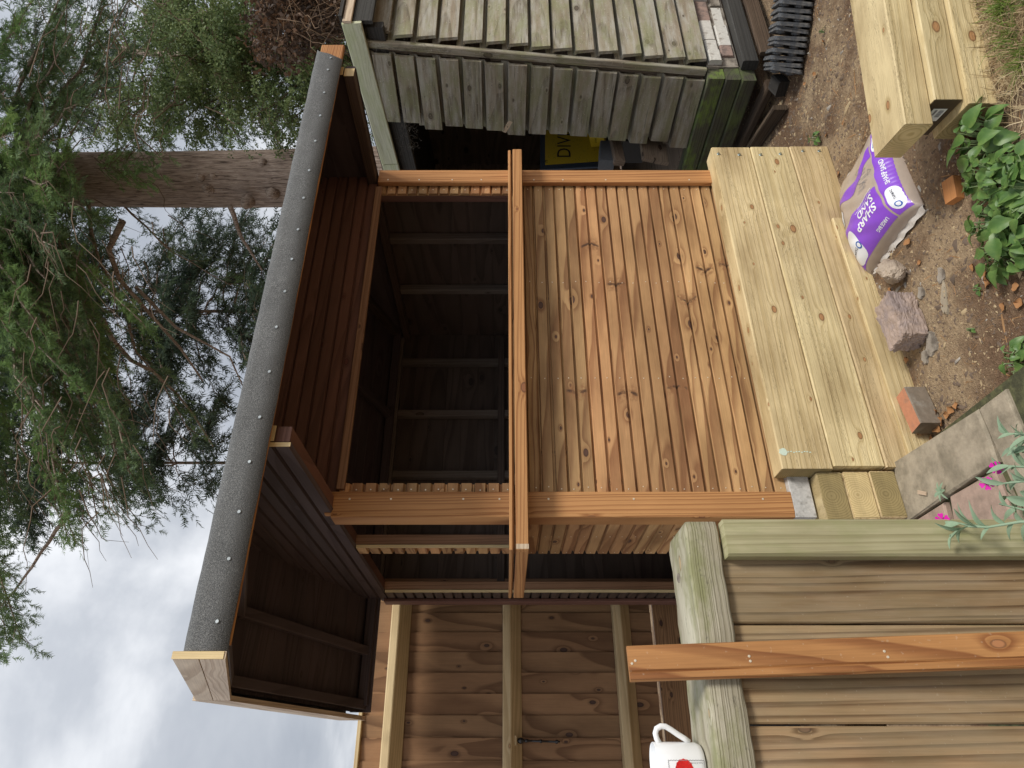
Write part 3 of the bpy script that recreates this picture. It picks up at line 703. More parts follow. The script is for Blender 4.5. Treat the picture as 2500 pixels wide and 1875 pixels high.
# felt: over the top, round the eave and down the fascia
fy = [(EAVE_Y - 0.006, EZ + 0.7105), (EAVE_Y - 0.007, EZ + 0.77), (EAVE_Y - 0.007, EZ + 0.805), (EAVE_Y - 0.004, EZ + 0.822), (EAVE_Y + 0.004, EZ + 0.832), (EAVE_Y + 0.018, EZ + 0.838)]
z0 = EZ + 0.838 - (roof_z(EAVE_Y + 0.018))
fy += [(y, roof_z(y) + z0) for y in (2.0, 2.3, 2.6, APEX_Y - 0.03)] + [(APEX_Y, roof_z(APEX_Y) + z0 - 0.003)] + [(y, roof_z(y) + z0) for y in (APEX_Y + 0.03, 3.3, 3.6, 3.96)]
nx = 60
FV, FF = [], []
for j, (y, z) in enumerate(fy):
    for i in range(nx + 1):
        t = i / nx
        xe = 2.755 if j < 1 else (2.742 + 0.012 * j if j < 4 else 2.80)
        if j == 0: xe = 2.715
        x = 0.283 + (xe - 0.283) * t
        wob = 0.0007 * math.sin(x * 23 + j) + 0.0005 * math.sin(x * 57 + 2)
        FV.append((x, y - (abs(wob) + 0.001 if j < 3 else 0), z + wob + (0.002 * math.sin(x * 4.0) if j == 0 else 0)))
for j in range(len(fy) - 1):
    for i in range(nx):
        a = j * (nx + 1) + i; FF.append((a, a + 1, a + nx + 2, a + nx + 1))
n0 = len(FV)
FV += [(x, y + (0.003 if j < 5 else 0), z - (0.003 if j >= 3 else 0)) for j, (x, y, z) in ((q // (nx + 1), p) for q, p in enumerate(list(FV)))]
FF += [tuple(reversed([i + n0 for i in q])) for q in FF]
for i in range(nx): FF.append((i + 1, i, n0 + i, n0 + i + 1))
me = mesh('roofing_felt', FV, FF, M['felt'], True); fixn(me)
felt = link('roofing_felt', me, hut)
for x, y in [(807.7, 141), (801, 170), (791.7, 225.6), (782, 282), (770, 344), (755, 416), (741.6, 483), (728, 560), (713, 632.5), (696, 711), (675, 798), (658, 907), (634.5, 1018), (609.4, 1127), (584, 1249), (559, 1364), (530.5, 1517)]:
    mb = MB(); p = onY(x, y, EAVE_Y - 0.0105); nail_disc(mb, p, (random.uniform(-.08, .08), -1, random.uniform(-.08, .08)), 0.0056, 0.0018, 10)
    mb.build('felt_nail', M['nail'], hut)

# bargeboards on the left gable: two tongued boards per slope, pale outside
def barge(y0, y1, hs, tone, yo=0.0):
    s = SL if y1 > y0 and y0 < APEX_Y and y1 <= APEX_Y + 0.01 else -SL
    for k, (za, zb_) in enumerate(hs):
        p = lambda y, dz: Vector((0.272, y, EZ + 0.717 + dz + (SL * (y - EAVE_Y) if s > 0 else SL * (APEX_Y - EAVE_Y) - SL * (y - APEX_Y))))
        th = 0.020
        P = [p(y0, za), p(y1, za), p(y1, zb_), p(y0, zb_)]
        c = (P[2] - P[1]).length
        a, b = (P[0] + P[3]) / 2, (P[1] + P[2]) / 2
        # vertical ends, board follows the slope
        v = [q + Vector((-0.010, 0, 0)) for q in P] + [q + Vector((0.010, 0, 0)) for q in P]
        mid = a
        Mx = frame(a, b - a, (-1, 0, 0)); inv = Mx.inverted()
        v = [inv @ q for q in v]
        me = mesh('bargeboard', v, [(0, 1, 2, 3), (7, 6, 5, 4), (0, 4, 5, 1), (1, 5, 6, 2), (2, 6, 7, 3), (3, 7, 4, 0)], M[tone]); fixn(me)
        link('bargeboard', me, hut, Mx)
barge(EAVE_Y - 0.012, APEX_Y - 0.002, ((0.0, 0.0655), (0.0685, 0.134)), 'pale')
barge(APEX_Y + 0.004, BACK_Y, ((0.012, 0.063), (0.066, 0.152)), 'pale')
box('beam_end', (0.2625, 0.2815), (EAVE_Y - 0.0145, EAVE_Y - 0.0122), (EZ + 0.718, EZ + 0.850), M['endwood'], hut, 'z', 0.0006)

# back wall, right wall, floor, studs inside
z = zb
while z < EZ + 0.79:
    pr = [(min(a, EZ + 0.79 - z), b) for a, b in FLAT]
    profile_board('inside_board', XR - XL - 0.025, pr, M['pine_shaded'], hut, frame((XL + 0.02, YB + 0.016, z), (1, 0, 0), (0, -1, 0)))
    if z < TIE - 0.03: profile_board('inside_board', YB - YF - 0.022, [(min(a, TIE + 0.03 - z), b) for a, b in FLAT], M['pine_shaded'], hut, frame((XR - 0.0165, YF + 0.02, z), (0, 1, 0), (1, 0, 0)))
    z += PW
for x in (1.20, 1.62, 2.05, 2.45): box('stud', (x, x + 0.045), (YB - 0.05, YB - 0.002), (zb, EZ + 0.70), M['stud'], hut, 'z')
for y in (2.95, 3.42): box('stud', (XR - 0.066, XR - 0.020), (y, y + 0.045), (zb, TIE - 0.002), M['stud'], hut, 'z')
box('stud', (XL + 0.07, XL + 0.115), (YB - 0.05, YB - 0.002), (zb, EZ + 0.70), M['jamb'], hut, 'z')
box('wall_plate', (XL + 0.02, XR - 0.072), (YB - 0.05, YB - 0.002), (EZ + 0.702, EZ + 0.748), M['stud'], hut)
box('mid_rail', (XL + 0.07, XR - 0.072), (YB - 0.056, YB - 0.0505), (EZ + 0.0, EZ + 0.045), M['pine_shaded'], hut)
box('floor', (XL + 0.018, XR - 0.02), (YF + 0.018, YB - 0.002), (zb - 0.035, zb - 0.002), M['pine_shaded'], hut)
box('bearer', (XL + 0.05, XL + 0.12), (YF + 0.03, YB - 0.02), (zb - 0.10, zb - 0.037), M['tarred'], hut, 'y')
box('bearer', (XR - 0.12, XR - 0.05), (YF + 0.03, YB - 0.02), (zb - 0.10, zb - 0.037), M['tarred'], hut, 'y')

# serving shelf round the corner
SX, SY = 0.705, 2.395
zt = EZ - 0.0205
sh = []
box('shelf_lip', (SX, 2.762), (SY, SY + 0.016), (EZ - 0.031, EZ - 0.017), M['pine_trim'], hut)
box('shelf_lip', (SX - 0.0, SX + 0.016), (SY + 0.0165, 3.15), (EZ - 0.031, EZ - 0.017), M['pine_trim'], hut, 'y')
box('shelf_board', (SX + 0.017, 2.755), (SY + 0.0165, YF - 0.03), (EZ - 0.036, EZ - 0.019), M['pine'], hut)
box('shelf_board', (SX + 0.017, XL - 0.02), (YF - 0.028, 3.14), (EZ - 0.036, EZ - 0.019), M['pine'], hut, 'y')
box('shelf_batten', (SX + 0.0, 2.765), (SY - 0.004, SY + 0.030), (EZ - 0.087, EZ - 0.0405), M['pine_trim'], hut)
box('shelf_batten', (SX + 0.001, SX + 0.034), (SY + 0.0305, 3.15), (EZ - 0.0865, EZ - 0.0405), M['pine_trim'], hut, 'y')
box('shelf_batten_end', (SX + 0.002, SX + 0.02), (SY - 0.0052, SY - 0.0042), (EZ - 0.0865, EZ - 0.041), M['pale'], hut, 'x', 0.0004)
for x in (1.05, 1.8, 2.6): box('shelf_bracket', (x, x + 0.04), (SY + 0.031, YF - 0.001), (EZ - 0.083, EZ - 0.040), M['pine_red_shaded'], hut, 'y')
kind(nails.build('nail_heads', M['brass'], hut), 'stuff')
box('base_block', (0.862, 1.10), (2.50, 2.62), (EZ - 1.195, EZ - 1.112), M['concrete'], hut)
box('base_block', (2.35, 2.70), (2.55, 2.70), (0.40, EZ - 1.16), M['concrete'], hut)

# ================================================================== sleeper wall in front of the hut
wall = thing('sleeper_wall', 'low retaining wall of pale new sleepers stacked under the bar hut, screwed at the corner', 'sleeper wall', (1.9, 2.45, 0))
ST = EZ - 1.065
for k in range(3):
    z1 = ST - 0.2 * k; z0 = z1 - 0.198
    box('sleeper', (1.028 + (0.0, 0.010, 0.004)[k], 2.812), (2.420 - (0.0, 0.003, 0.006)[k], 2.518), (max(z0, -0.02), z1), M['sleeper'], wall, 'x', 0.005)
box('sleeper', (1.05, 2.30), (2.395, 2.4135), (-0.03, ST - 0.49), M['sleeper'], wall, 'x', 0.004)
for k in range(3):
    z1 = EZ - 1.204 - 0.1 * k
    box('sleeper', (0.832 + 0.004 * k, 1.024), (2.450 - 0.006 * k, 3.7), (z1 - 0.098, z1), M['sleeper'], wall, 'y', 0.004)
    box('sleeper_end', (0.836 + 0.004 * k, 1.020), (2.4470 - 0.006 * k, 2.4496 - 0.006 * k), (z1 - 0.0945, z1 - 0.0035), M['sleeper_end2' if k == 1 else 'sleeper_end'], wall, 'z', 0.0008)
box('sleeper_end', (1.0265, 1.0279), (2.424, 2.514), (ST - 0.194, ST - 0.004), M['sleeper_end'], wall, 'z', 0.0005)
for k, pr in enumerate([(1754, 375.5), (1805, 377.5), (1857, 378), (1905, 376), (1960, 369), (2000, 369)]):
    mb = MB(); p = onY(pr[0], pr[1], 2.4185 - 0.002 * (k // 2)); nail_disc(mb, p, (0, -1, 0), 0.0085, 0.002, 12); nail_disc(mb, p + Vector((0, -.002, 0)), (0, -1, 0), 0.005, 0.006, 6)
    mb.build('screw', M['steel'], wall)
# a chalk mark of paint on the top sleeper
mb = MB(); c = onY(1912, 1103, 2.4185)
k = 14; pts = [c + Vector((math.cos(2 * math.pi * i / k) * 0.016 * (1 + .12 * math.sin(5 * i)), 0, math.sin(2 * math.pi * i / k) * 0.016 * (1 + .15 * math.cos(3 * i)))) for i in range(k)]
mb.add(pts, [tuple(range(k))])
for i in range(9):
    q = c + Vector((0.002 * math.sin(i * 2.2) , 0, -0.02 - i * 0.0105)); mb.add([q + Vector(d) for d in ((-.0025, 0, -.004), (.0025, 0, -.004), (.002, 0, .003), (-.002, 0, .003))], [(0, 1, 2, 3)])
mb.build('paint_mark', plain('pale_mint_paint', (0.62, 0.72, 0.60), 0.8, noise=0.4, nscale=200), wall)

# ================================================================== loose sleepers on the ground, right
PD = Vector((0.9646, -0.264, 0)); PN = Vector((-0.264, -0.9646, 0))     # along, and towards the viewer
def pile(px, z0, z1, end_dx, out, label, extra=0.0):
    # front top edge passes through this pixel
    p = onZ(px[0], px[1], z1)
    return p
p_top = onZ(2157, 0, 0.30)
def pile_sleeper(k, left, fwd, label, endmat):
    z1 = 0.30 - 0.1 * k
    base = Vector((p_top.x, p_top.y, z1 - 0.05)) + PN * (fwd - 0.1)
    # left end: distance along -PD from p_top to the pixel of the end
    a = base - PD * left; b = base + PD * 1.1
    root = thing('sleeper', label, 'wooden sleeper', (a.x, a.y, z1 - 0.1))
    beam('timber', a, b, 0.2, 0.098, M['sleeper'], root, (0, 0, 1), 0.004)
    beam('cut_end', a - PD * 0.0022, a - PD * 0.0002, 0.193, 0.091, M[endmat], root, (0, 0, 1), 0.0008)
    return root, a, z1
def along(pix, Z):
    p = onZ(*pix, Z); return -(p - p_top).dot(PD)
r1, a1, _ = pile_sleeper(0, along((2211, 300), 0.30), 0.0, 'topmost loose pale sleeper, its end jutting out over the sand bag', 'sleeper_end2')
r2, a2, _ = pile_sleeper(1, along((2287, 236), 0.20), 0.022, 'middle loose sleeper with a shaded dark end bearing a white barcode label', 'shaded_end')
r3, a3, _ = pile_sleeper(2, along((2364, 253), 0.10), 0.040, 'lowest loose sleeper lying on the dry grass beside the green leaves', 'sleeper_end')
# barcode label on the middle one
Mx = frame(a2 - PD * 0.0036 + PN * 0.02, -PN, -PD)
lv = [(-0.033, -0.024, 0), (0.033, -0.024, 0), (0.033, 0.024, 0), (-0.033, 0.024, 0)]
lv = lv + [(x, y, -0.0008) for x, y, _ in lv]
lab = obj('paper_label', lv, [(0, 1, 2, 3), (7, 6, 5, 4), (0, 4, 5, 1), (1, 5, 6, 2), (2, 6, 7, 3), (3, 7, 4, 0)], M['label'], r2, Mx)
mb = MB()
x = -0.027
while x < 0.010:
    w = random.choice((0.0006, 0.0011, 0.0018)); mb.add([(x, 0.001, 0.0005), (x + w, 0.001, 0.0005), (x + w, 0.018, 0.0005), (x, 0.018, 0.0005)], [(0, 1, 2, 3)]); x += w + random.choice((0.0007, 0.0012))
mb.add([(-0.027, -0.014, 0.0005), (0.002, -0.014, 0.0005), (0.002, -0.006, 0.0005), (-0.027, -0.006, 0.0005)], [(0, 1, 2, 3)])
mb.build('barcode', M['greyline'], lab, Mx)

# ================================================================== near gate panel, lower left of the upright view
GY = 1.436
gate = thing('board_fence_panel', 'near low fence panel of vertical brown boards under a thick mossy weathered capping', 'fence panel', (0.2, GY, 0))
CZ = EZ - 0.387
gx0 = -0.36
edges = [0.440, 0.270, 0.087, -0.095, -0.28]
for i in range(4):
    x1 = edges[i] - 0.002; x0 = edges[i + 1] + 0.002
    box('board', (x0, x1), (GY, GY + 0.024), (0.17, CZ - 0.03), M['deck'], gate, 'z', 0.003)
box('edge_batten', (0.3985, 0.478), (GY - 0.040, GY - 0.001), (0.17, CZ - 0.077), M['batten'], gate, 'z', 0.005)
box('backing_rail', (-0.4, 0.46), (GY + 0.0255, GY + 0.07), (CZ - 0.35, CZ - 0.27), M['deck'], gate)
# capping: a heavy beam with rounded, slightly wavy weathered edges
cw, ch = 0.165, 0.072
nn = 40
prof = []
for (cx, cz, a0) in ((cw / 2 - .007, ch / 2 - .007, 0), (-cw / 2 + .007, ch / 2 - .007, 90), (-cw / 2 + .007, -ch / 2 + .007, 180), (cw / 2 - .007, -ch / 2 + .007, 270)):
    for k in range(4):
        a = R(a0 + k * 30); prof.append((cx + .007 * math.cos(a), cz + .007 * math.sin(a)))
cv, cf = [], []; L = 0.92; m_ = len(prof)
for i in range(nn + 1):
    x = L * i / nn
    e = 1.0 if 0 < i < nn else 0.93
    for (a, b) in prof:
        w1 = 0.0009 * math.sin(x * 31 + a * 60) + 0.0008 * math.sin(x * 83 + b * 90)
        cv.append((x, a * e + w1, b * e + w1 * 0.8))
for i in range(nn):
    for k in range(m_): cf.append((i * m_ + k, (i + 1) * m_ + k, (i + 1) * m_ + (k + 1) % m_, i * m_ + (k + 1) % m_))
cf.append(tuple(range(m_))); cf.append(tuple(reversed(range(nn * m_, nn * m_ + m_))))
me = mesh('capping', cv, cf, M['cap'], True); fixn(me)
link('capping', me, gate, frame((-0.44, GY - 0.018 + cw / 2, CZ - ch / 2), (1, 0, 0), (0, 0, 1)))
mb = MB(); nail_disc(mb, onZ(1657, 1411, CZ + 0.0005), (0, 0, 1), 0.011, 0.002, 12); mb.build('screw_plug', M['mortar'], gate)

# loose orange board leaning on the capping
b0 = onY(1534, 1621, GY - 0.030); b1 = onY(2500, 1586, GY - 0.075)
lean = (b1 - b0).normalized(); b1 = b0 + lean * 1.28
pl = thing('loose_board', 'loose orange tongue-and-groove board standing against the mossy fence capping', 'board', tuple(b1))
W = 0.064
PLP = [(0.0, 0.0), (0.0, 0.010), (0.004, 0.016), (0.014, 0.016), (0.0165, 0.0125), (0.020, 0.016), (W - 0.002, 0.016), (W, 0.013), (W, 0.004), (W - .003, 0.0)]
Mx = frame(b0, lean, (0, -1, 0)); Mx = Mx @ Matrix.Translation((0, -W / 2, -0.008))
profile_board('board', 1.28, PLP, M['plank'], pl, Mx)
for x, y in ((1551, 1613), (1543, 1620), (1829, 1602), (1832, 1614), (2159, 1590), (2168, 1604)):
    mb = MB()
    d = ray(x, y); P0 = Mx.translation + Mx.to_3x3() @ Vector((0, 0, 0.016)); nrm = Mx.to_3x3() @ Vector((0, 0, 1))
    q = EYE + d * ((P0 - EYE).dot(nrm) / d.dot(nrm)); nail_disc(mb, q, nrm, 0.0028, 0.001)
    mb.build('nail_head', M['brass'], pl)

# mug on the capping
mg_c = onZ(1716, 1868, CZ); mg_c = Vector((mg_c.x, mg_c.y, CZ + 0.002))
# keep it over the capping
mug = thing('mug', 'white china mug with a red flower stamp print standing on the fence capping', 'mug', tuple(mg_c))
prof = [(0.0, 0.004), (0.030, 0.004), (0.0335, 0.0), (0.0365, 0.002), (0.0400, 0.012), (0.0405, 0.05), (0.0405, 0.0925), (0.0395, 0.0938), (0.0380, 0.0925), (0.0375, 0.05), (0.0365, 0.012), (0.0, 0.009)]
n = 40; mv, mf = [], []
for r, z in prof:
    for k in range(n): mv.append((r * math.cos(2 * math.pi * k / n), r * math.sin(2 * math.pi * k / n), z))
for i in range(len(prof) - 1):
    for k in range(n): mf.append((i * n + k, i * n + (k + 1) % n, (i + 1) * n + (k + 1) % n, (i + 1) * n + k))
obj('cup', mv, mf, M['mug'], mug, Matrix.Translation(mg_c), True)
vw = (mg_c - EYE); vw.z = 0; vw.normalize()
hd = (Vector((vw.y, -vw.x, 0)) * 0.985 - vw * 0.17).normalized()         # handle points to the upright right
hp = []
for t, (a, b) in enumerate([(0.0385, 0.080), (0.046, 0.0845), (0.056, 0.0865), (0.064, 0.0835), (0.0685, 0.075), (0.068, 0.066), (0.062, 0.055), (0.054, 0.043), (0.047, 0.031), (0.040, 0.021)]):
    hp.append(mg_c + hd * a + Vector((0, 0, b)))
hv, hf = tube_data(hp, [0.0056] * 10, 10)
obj('handle', hv, hf, M['mug'], mug, None, True)
def onmug(s, h, off=0.0004):      # s: metres round the wall to the left of the handle side, facing the viewer
    base = math.atan2(-vw.y, -vw.x)
    a = base - s / 0.0405 * -1.0
    return Vector((mg_c.x + (0.0405 + off) * math.cos(a), mg_c.y + (0.0405 + off) * math.sin(a), mg_c.z + h))
mb = MB()
def ribbon(mb, pts, w, f, nrm2=None):
    for (a, b) in zip(pts[:-1], pts[1:]):
        d = Vector((b[0] - a[0], b[1] - a[1])); d = d.normalized() if d.length else Vector((1, 0)); q = Vector((-d.y, d.x)) * w / 2
        mb.add([f(a[0] - q.x, a[1] - q.y), f(b[0] - q.x, b[1] - q.y), f(b[0] + q.x, b[1] + q.y), f(a[0] + q.x, a[1] + q.y)], [(0, 1, 2, 3)])
s0, s1, h0, h1 = 0.008, -0.040, 0.005, 0.073
for a, b in (((s0, h0), (s0, h1)), ((s0, h1), (s1, h1)), ((s0, h0), (s1, h0))):
    k = 26; pts = [(a[0] + (b[0] - a[0]) * i / k + (0.0007 * (-1) ** i if a[0] == b[0] else 0), a[1] + (b[1] - a[1]) * i / k + (0.0007 * (-1) ** i if a[1] == b[1] else 0)) for i in range(k + 1)]
    ribbon(mb, pts, 0.0009, lambda s, h: onmug(s, h))
mb.build('stamp_border', M['greyline'], mug)
mb = MB()
for ring, (rr_, k) in enumerate(((0.016, 13), (0.011, 10), (0.006, 7))):
    for i in range(k):
        a = 2 * math.pi * i / k + ring * .4; c = (-0.006 + math.cos(a) * rr_ * .75, 0.044 + math.sin(a) * rr_ * .75)
        pts = [(c[0] + math.cos(a + t) * 0.0052, c[1] + math.sin(a + t) * 0.0052) for t in np.linspace(0, 2 * math.pi, 9)[:-1]]
        mb.add([onmug(s, h, 0.0004 + 0.0002 * ring) for s, h in pts], [tuple(range(8))])
mb.build('flower_print', M['red'], mug)

# ================================================================== writing
def text_mesh(body, size, bold=0.0):
    cu = bpy.data.curves.new('lettering', 'FONT'); cu.body = body; cu.size = size; cu.align_x = 'LEFT'; cu.resolution_u = 3; cu.offset = bold
    o = bpy.data.objects.new('lettering', cu); COL.objects.link(o)
    dg = bpy.context.evaluated_depsgraph_get()
    me = bpy.data.meshes.new_from_object(o.evaluated_get(dg)); bpy.data.objects.remove(o)
    v = [tuple(q.co) for q in me.vertices]; f = [tuple(p.vertices) for p in me.polygons]
    bpy.data.meshes.remove(me)
    return v, f
def lettering(name, body, size, place, mat, parent, width=None, bold=0.0):
    """place(u, v) -> point; u along the line, v upwards; text starts at (0,0)"""
    v, f = text_mesh(body, size, bold)
    k = 1.0
    if width:
        xs = [p[0] for p in v]; k = width / max(1e-6, max(xs) - min(xs))
    return obj(name, [place(p[0] * k, p[1] * k) for p in v], f, mat, parent)
lettering('lettering', 'Poppy & Strickland', 0.0036, lambda u, v: onmug(0.0045 - v, 0.0075 + u), M['greyline'], mug, 0.027)

# ================================================================== sand bag
bag = thing('sand_bag', 'purple and clear plastic bag of sharp sand lying on the soil against the sleeper wall', 'bag', (2.2, 2.19, 0))
BX0, BX1, BY0, BY1 = 1.955, 2.475, 1.955, 2.405
def bag_h(s, t):
    """s along X, t along Y, both 0..1 -> height of the upper skin"""
    ex = 1 - abs(2 * s - 1) ** 4.5; ey = 1 - abs(2 * t - 1) ** 4.0
    h = 0.012 + 0.100 * max(0, ex) ** 0.55 * max(0, ey) ** 0.6
    h += 0.012 * (0.5 + 0.5 * t) * max(0, ex) * max(0, ey)
    h *= 1.0 - 0.38 * s * s
    h += (0.0035 * math.sin(17 * s + 5 * t) * math.sin(13 * t - 3 * s) + 0.002 * math.sin(41 * s - 23 * t)) * min(1, 6 * min(s, 1 - s, t, 1 - t))
    if t < 0.16: h += 0.0016 * math.sin(150 * s) * (1 - t / 0.16) * min(1, t / .03)
    return h
def bag_p(s, t, lift=0.0):
    px_ = BX0 + (BX1 - BX0) * s; py_ = BY0 + (BY1 - BY0) * t
    # the corners are drawn in a little and the seams wander
    px_ += -0.020 * math.sin(math.pi * t) * (1 - s) * -1 * 0.6 + 0.010 * math.sin(9 * t) * s
    py_ += 0.016 * math.sin(math.pi * s) * (1 - t) * 0.5 + 0.020 * (0.5 - s) * (1 - t) * 1.0
    return Vector((px_, py_, bag_h(s, t) + lift))
n = 64; bv, bf = [], []
for i in range(n + 1):
    for j in range(n + 1):
        bv.append(bag_p(i / n, j / n))
for i in range(n):
    for j in range(n):
        a = i * (n + 1) + j; bf.append((a, a + n + 1, a + n + 2, a + 1))
k0 = len(bv)
for i in range(n + 1):
    for j in range(n + 1):
        p = bag_p(i / n, j / n); bv.append((p.x, p.y, 0.002))
bf += [tuple(reversed([q + k0 for q in f])) for f in bf]
rim = [i * (n + 1) for i in range(n + 1)] + [n * (n + 1) + j for j in range(1, n + 1)] + [i * (n + 1) + n for i in range(n - 1, -1, -1)] + [j for j in range(n - 1, 0, -1)]
for a, b in zip(rim, rim[1:] + rim[:1]): bf.append((b, a, a + k0, b + k0))
me = mesh('sand_filled_sack', bv, bf, M['bag'], True); fixn(me)
link('sand_filled_sack', me, bag)
def panel(name, poly, mat, lift):
    """flat print given as a polygon in (s,t): cut from a fine grid, laid on the skin"""
    P = np.array(poly); nn = 90
    def inside(x, y):
        c = False; j = len(P) - 1
        for i in range(len(P)):
            if ((P[i][1] > y) != (P[j][1] > y)) and (x < (P[j][0] - P[i][0]) * (y - P[i][1]) / (P[j][1] - P[i][1] + 1e-12) + P[i][0]): c = not c
            j = i
        return c
    s0, t0 = P.min(0); s1, t1 = P.max(0)
    vi = {}; vv, ff = [], []
    for i in range(nn):
        for j in range(nn):
            a = s0 + (s1 - s0) * (i + .5) / nn; b = t0 + (t1 - t0) * (j + .5) / nn
            if inside(a, b):
                q = []
                for di, dj in ((0, 0), (1, 0), (1, 1), (0, 1)):
                    kk = (i + di, j + dj)
                    if kk not in vi:
                        vi[kk] = len(vv); vv.append(bag_p(s0 + (s1 - s0) * kk[0] / nn, t0 + (t1 - t0) * kk[1] / nn, lift))
                    q.append(vi[kk])
                ff.append(tuple(q))
    return obj(name, vv, ff, mat, bag, None, True)
def rnd_rect(s0, t0, s1, t1, r, k=6):
    out = []
    for (cs, ct, a0) in ((s1 - r, t1 - r, 0), (s0 + r, t1 - r, 90), (s0 + r, t0 + r, 180), (s1 - r, t0 + r, 270)):
        for i in range(k + 1):
            a = R(a0 + 90 * i / k); out.append((cs + r * math.cos(a), ct + r * math.sin(a)))
    return out
panel('printed_panel', [(0.03, 0.20), (0.36, 0.20), (0.40, 0.62), (0.34, 0.97), (0.03, 0.97)], M['purple'], 0.0012)
panel('printed_panel', [(0.03, 0.030), (0.97, 0.025), (0.97, 0.16), (0.03, 0.18)], M['purple'], 0.0012)
panel('printed_band', [(0.62 + 0.05 * math.sin(9 * t) + w, t) for t, w in [(x, 0) for x in np.linspace(0.18, 0.97, 20)] + [(x, 0.10 + 0.03 * math.sin(14 * x)) for x in np.linspace(0.97, 0.18, 20)]], M['purple'], 0.0012)
panel('logo_field', rnd_rect(0.035, 0.68, 0.30, 0.955, 0.09), M['bagwhite'], 0.0022)
panel('logo_field', rnd_rect(0.05, 0.035, 0.26, 0.155, 0.055), M['bagwhite'], 0.0022)
panel('barcode_field', rnd_rect(0.44, 0.80, 0.60, 0.965, 0.05), M['bagwhite'], 0.0022)
panel('barcode_field', rnd_rect(0.68, 0.04, 0.86, 0.15, 0.03), M['bagwhite'], 0.0022)
for s0, t0 in ((0.47, 0.84), (0.72, 0.065)):
    for i in range(9): panel('barcode_bar', [(s0 + i * 0.010, t0), (s0 + i * 0.010 + 0.005, t0), (s0 + i * 0.010 + 0.005, t0 + 0.07), (s0 + i * 0.010, t0 + 0.07)], M['bagblue'], 0.0030)
def onbag(s0, t0, dirt, lift=0.0026):
    LX, LY = BX1 - BX0, BY1 - BY0
    def f(u, v):     # dirt 't': reads along +Y, letters stand towards -X ; 's': reads along +X, letters stand towards +Y
        return bag_p(s0 - v / LX, t0 + u / LY, lift) if dirt == 't' else bag_p(s0 + u / LX, t0 + v / LY, lift)
    return f
lettering('lettering', 'SHARP', 0.052, onbag(0.245, 0.265, 't'), M['bagwhite'], bag, 0.155, 0.0014)
lettering('lettering', 'SAND', 0.052, onbag(0.335, 0.265, 't'), M['bagwhite'], bag, 0.125, 0.0014)
lettering('lettering', 'For use in creating cement', 0.014, onbag(0.358, 0.25, 't'), M['bagwhite'], bag, 0.14)
lettering('lettering', 'and mixed with gravel', 0.014, onbag(0.385, 0.25, 't'), M['bagwhite'], bag, 0.12)
lettering('lettering', 'LARGE BAG', 0.018, onbag(0.075, 0.26, 't'), M['bagwhite'], bag, 0.085, 0.0005)
lettering('lettering', 'TARMAC', 0.02, onbag(0.14, 0.755, 't'), M['bagblack'], bag, 0.078, 0.0004)
lettering('lettering', 'SHARP SAND', 0.026, onbag(0.30, 0.075, 's'), M['bagwhite'], bag, 0.135, 0.0006)
lettering('lettering', 'TARMAC', 0.016, onbag(0.135, 0.082, 's'), M['bagblack'], bag, 0.052, 0.0003)
def ringp(name, s, t, r, w):
    LX, LY = BX1 - BX0, BY1 - BY0; mb = MB(); k = 22
    for i in range(k):
        a, b = 2 * math.pi * i / k, 2 * math.pi * (i + 1) / k
        mb.add([bag_p(s + math.cos(q) * rr_ / LX, t + math.sin(q) * rr_ / LY, 0.0027) for q, rr_ in ((a, r), (b, r), (b, r - w), (a, r - w))], [(0, 1, 2, 3)])
    return mb.build(name, M['bagblue'], bag)
ringp('ring_logo', 0.125, 0.715, 0.0165, 0.006); ringp('ring_logo', 0.09, 0.095, 0.013, 0.0045)
mb = MB()
for i in range(14):
    s = 0.46 + 0.018 * i
    ribbon(mb, [(s, 0.30 + 0.05 * math.sin(i * 2)), (s + 0.03, 0.42 + 0.03 * math.cos(i))], 0.003, lambda a, b: bag_p(a, b, 0.002))
for c in ((0.56, 0.24), (0.50, 0.33)):
    tri = [(c[0] + 0.03 * math.cos(a), c[1] + 0.035 * math.sin(a)) for a in (0.3, 2.4, 4.5, 0.3)]
    ribbon(mb, tri, 0.004, lambda a, b: bag_p(a, b, 0.002))
mb.build('warning_marks', M['greyline'], bag)
# crimped seal of clear film along the two ends
for s0, sg in ((1.0, 1), (0.0, -1)):
    fv, ff = [], []
    for j in range(41):
        t = j / 40
        p = bag_p(s0, t)
        for i in range(4):
            fv.append((p.x + sg * 0.010 * i, p.y + 0.002 * math.sin(j * 1.7), max(0.004, p.z - 0.001 * i + 0.004 * math.sin(j * 0.9 + i))))
    for j in range(40):
        for i in range(3): a = j * 4 + i; ff.append((a, a + 1, a + 5, a + 4))
    me = mesh('sealed_edge', fv, ff, M['film'], True); link('sealed_edge', me, bag)

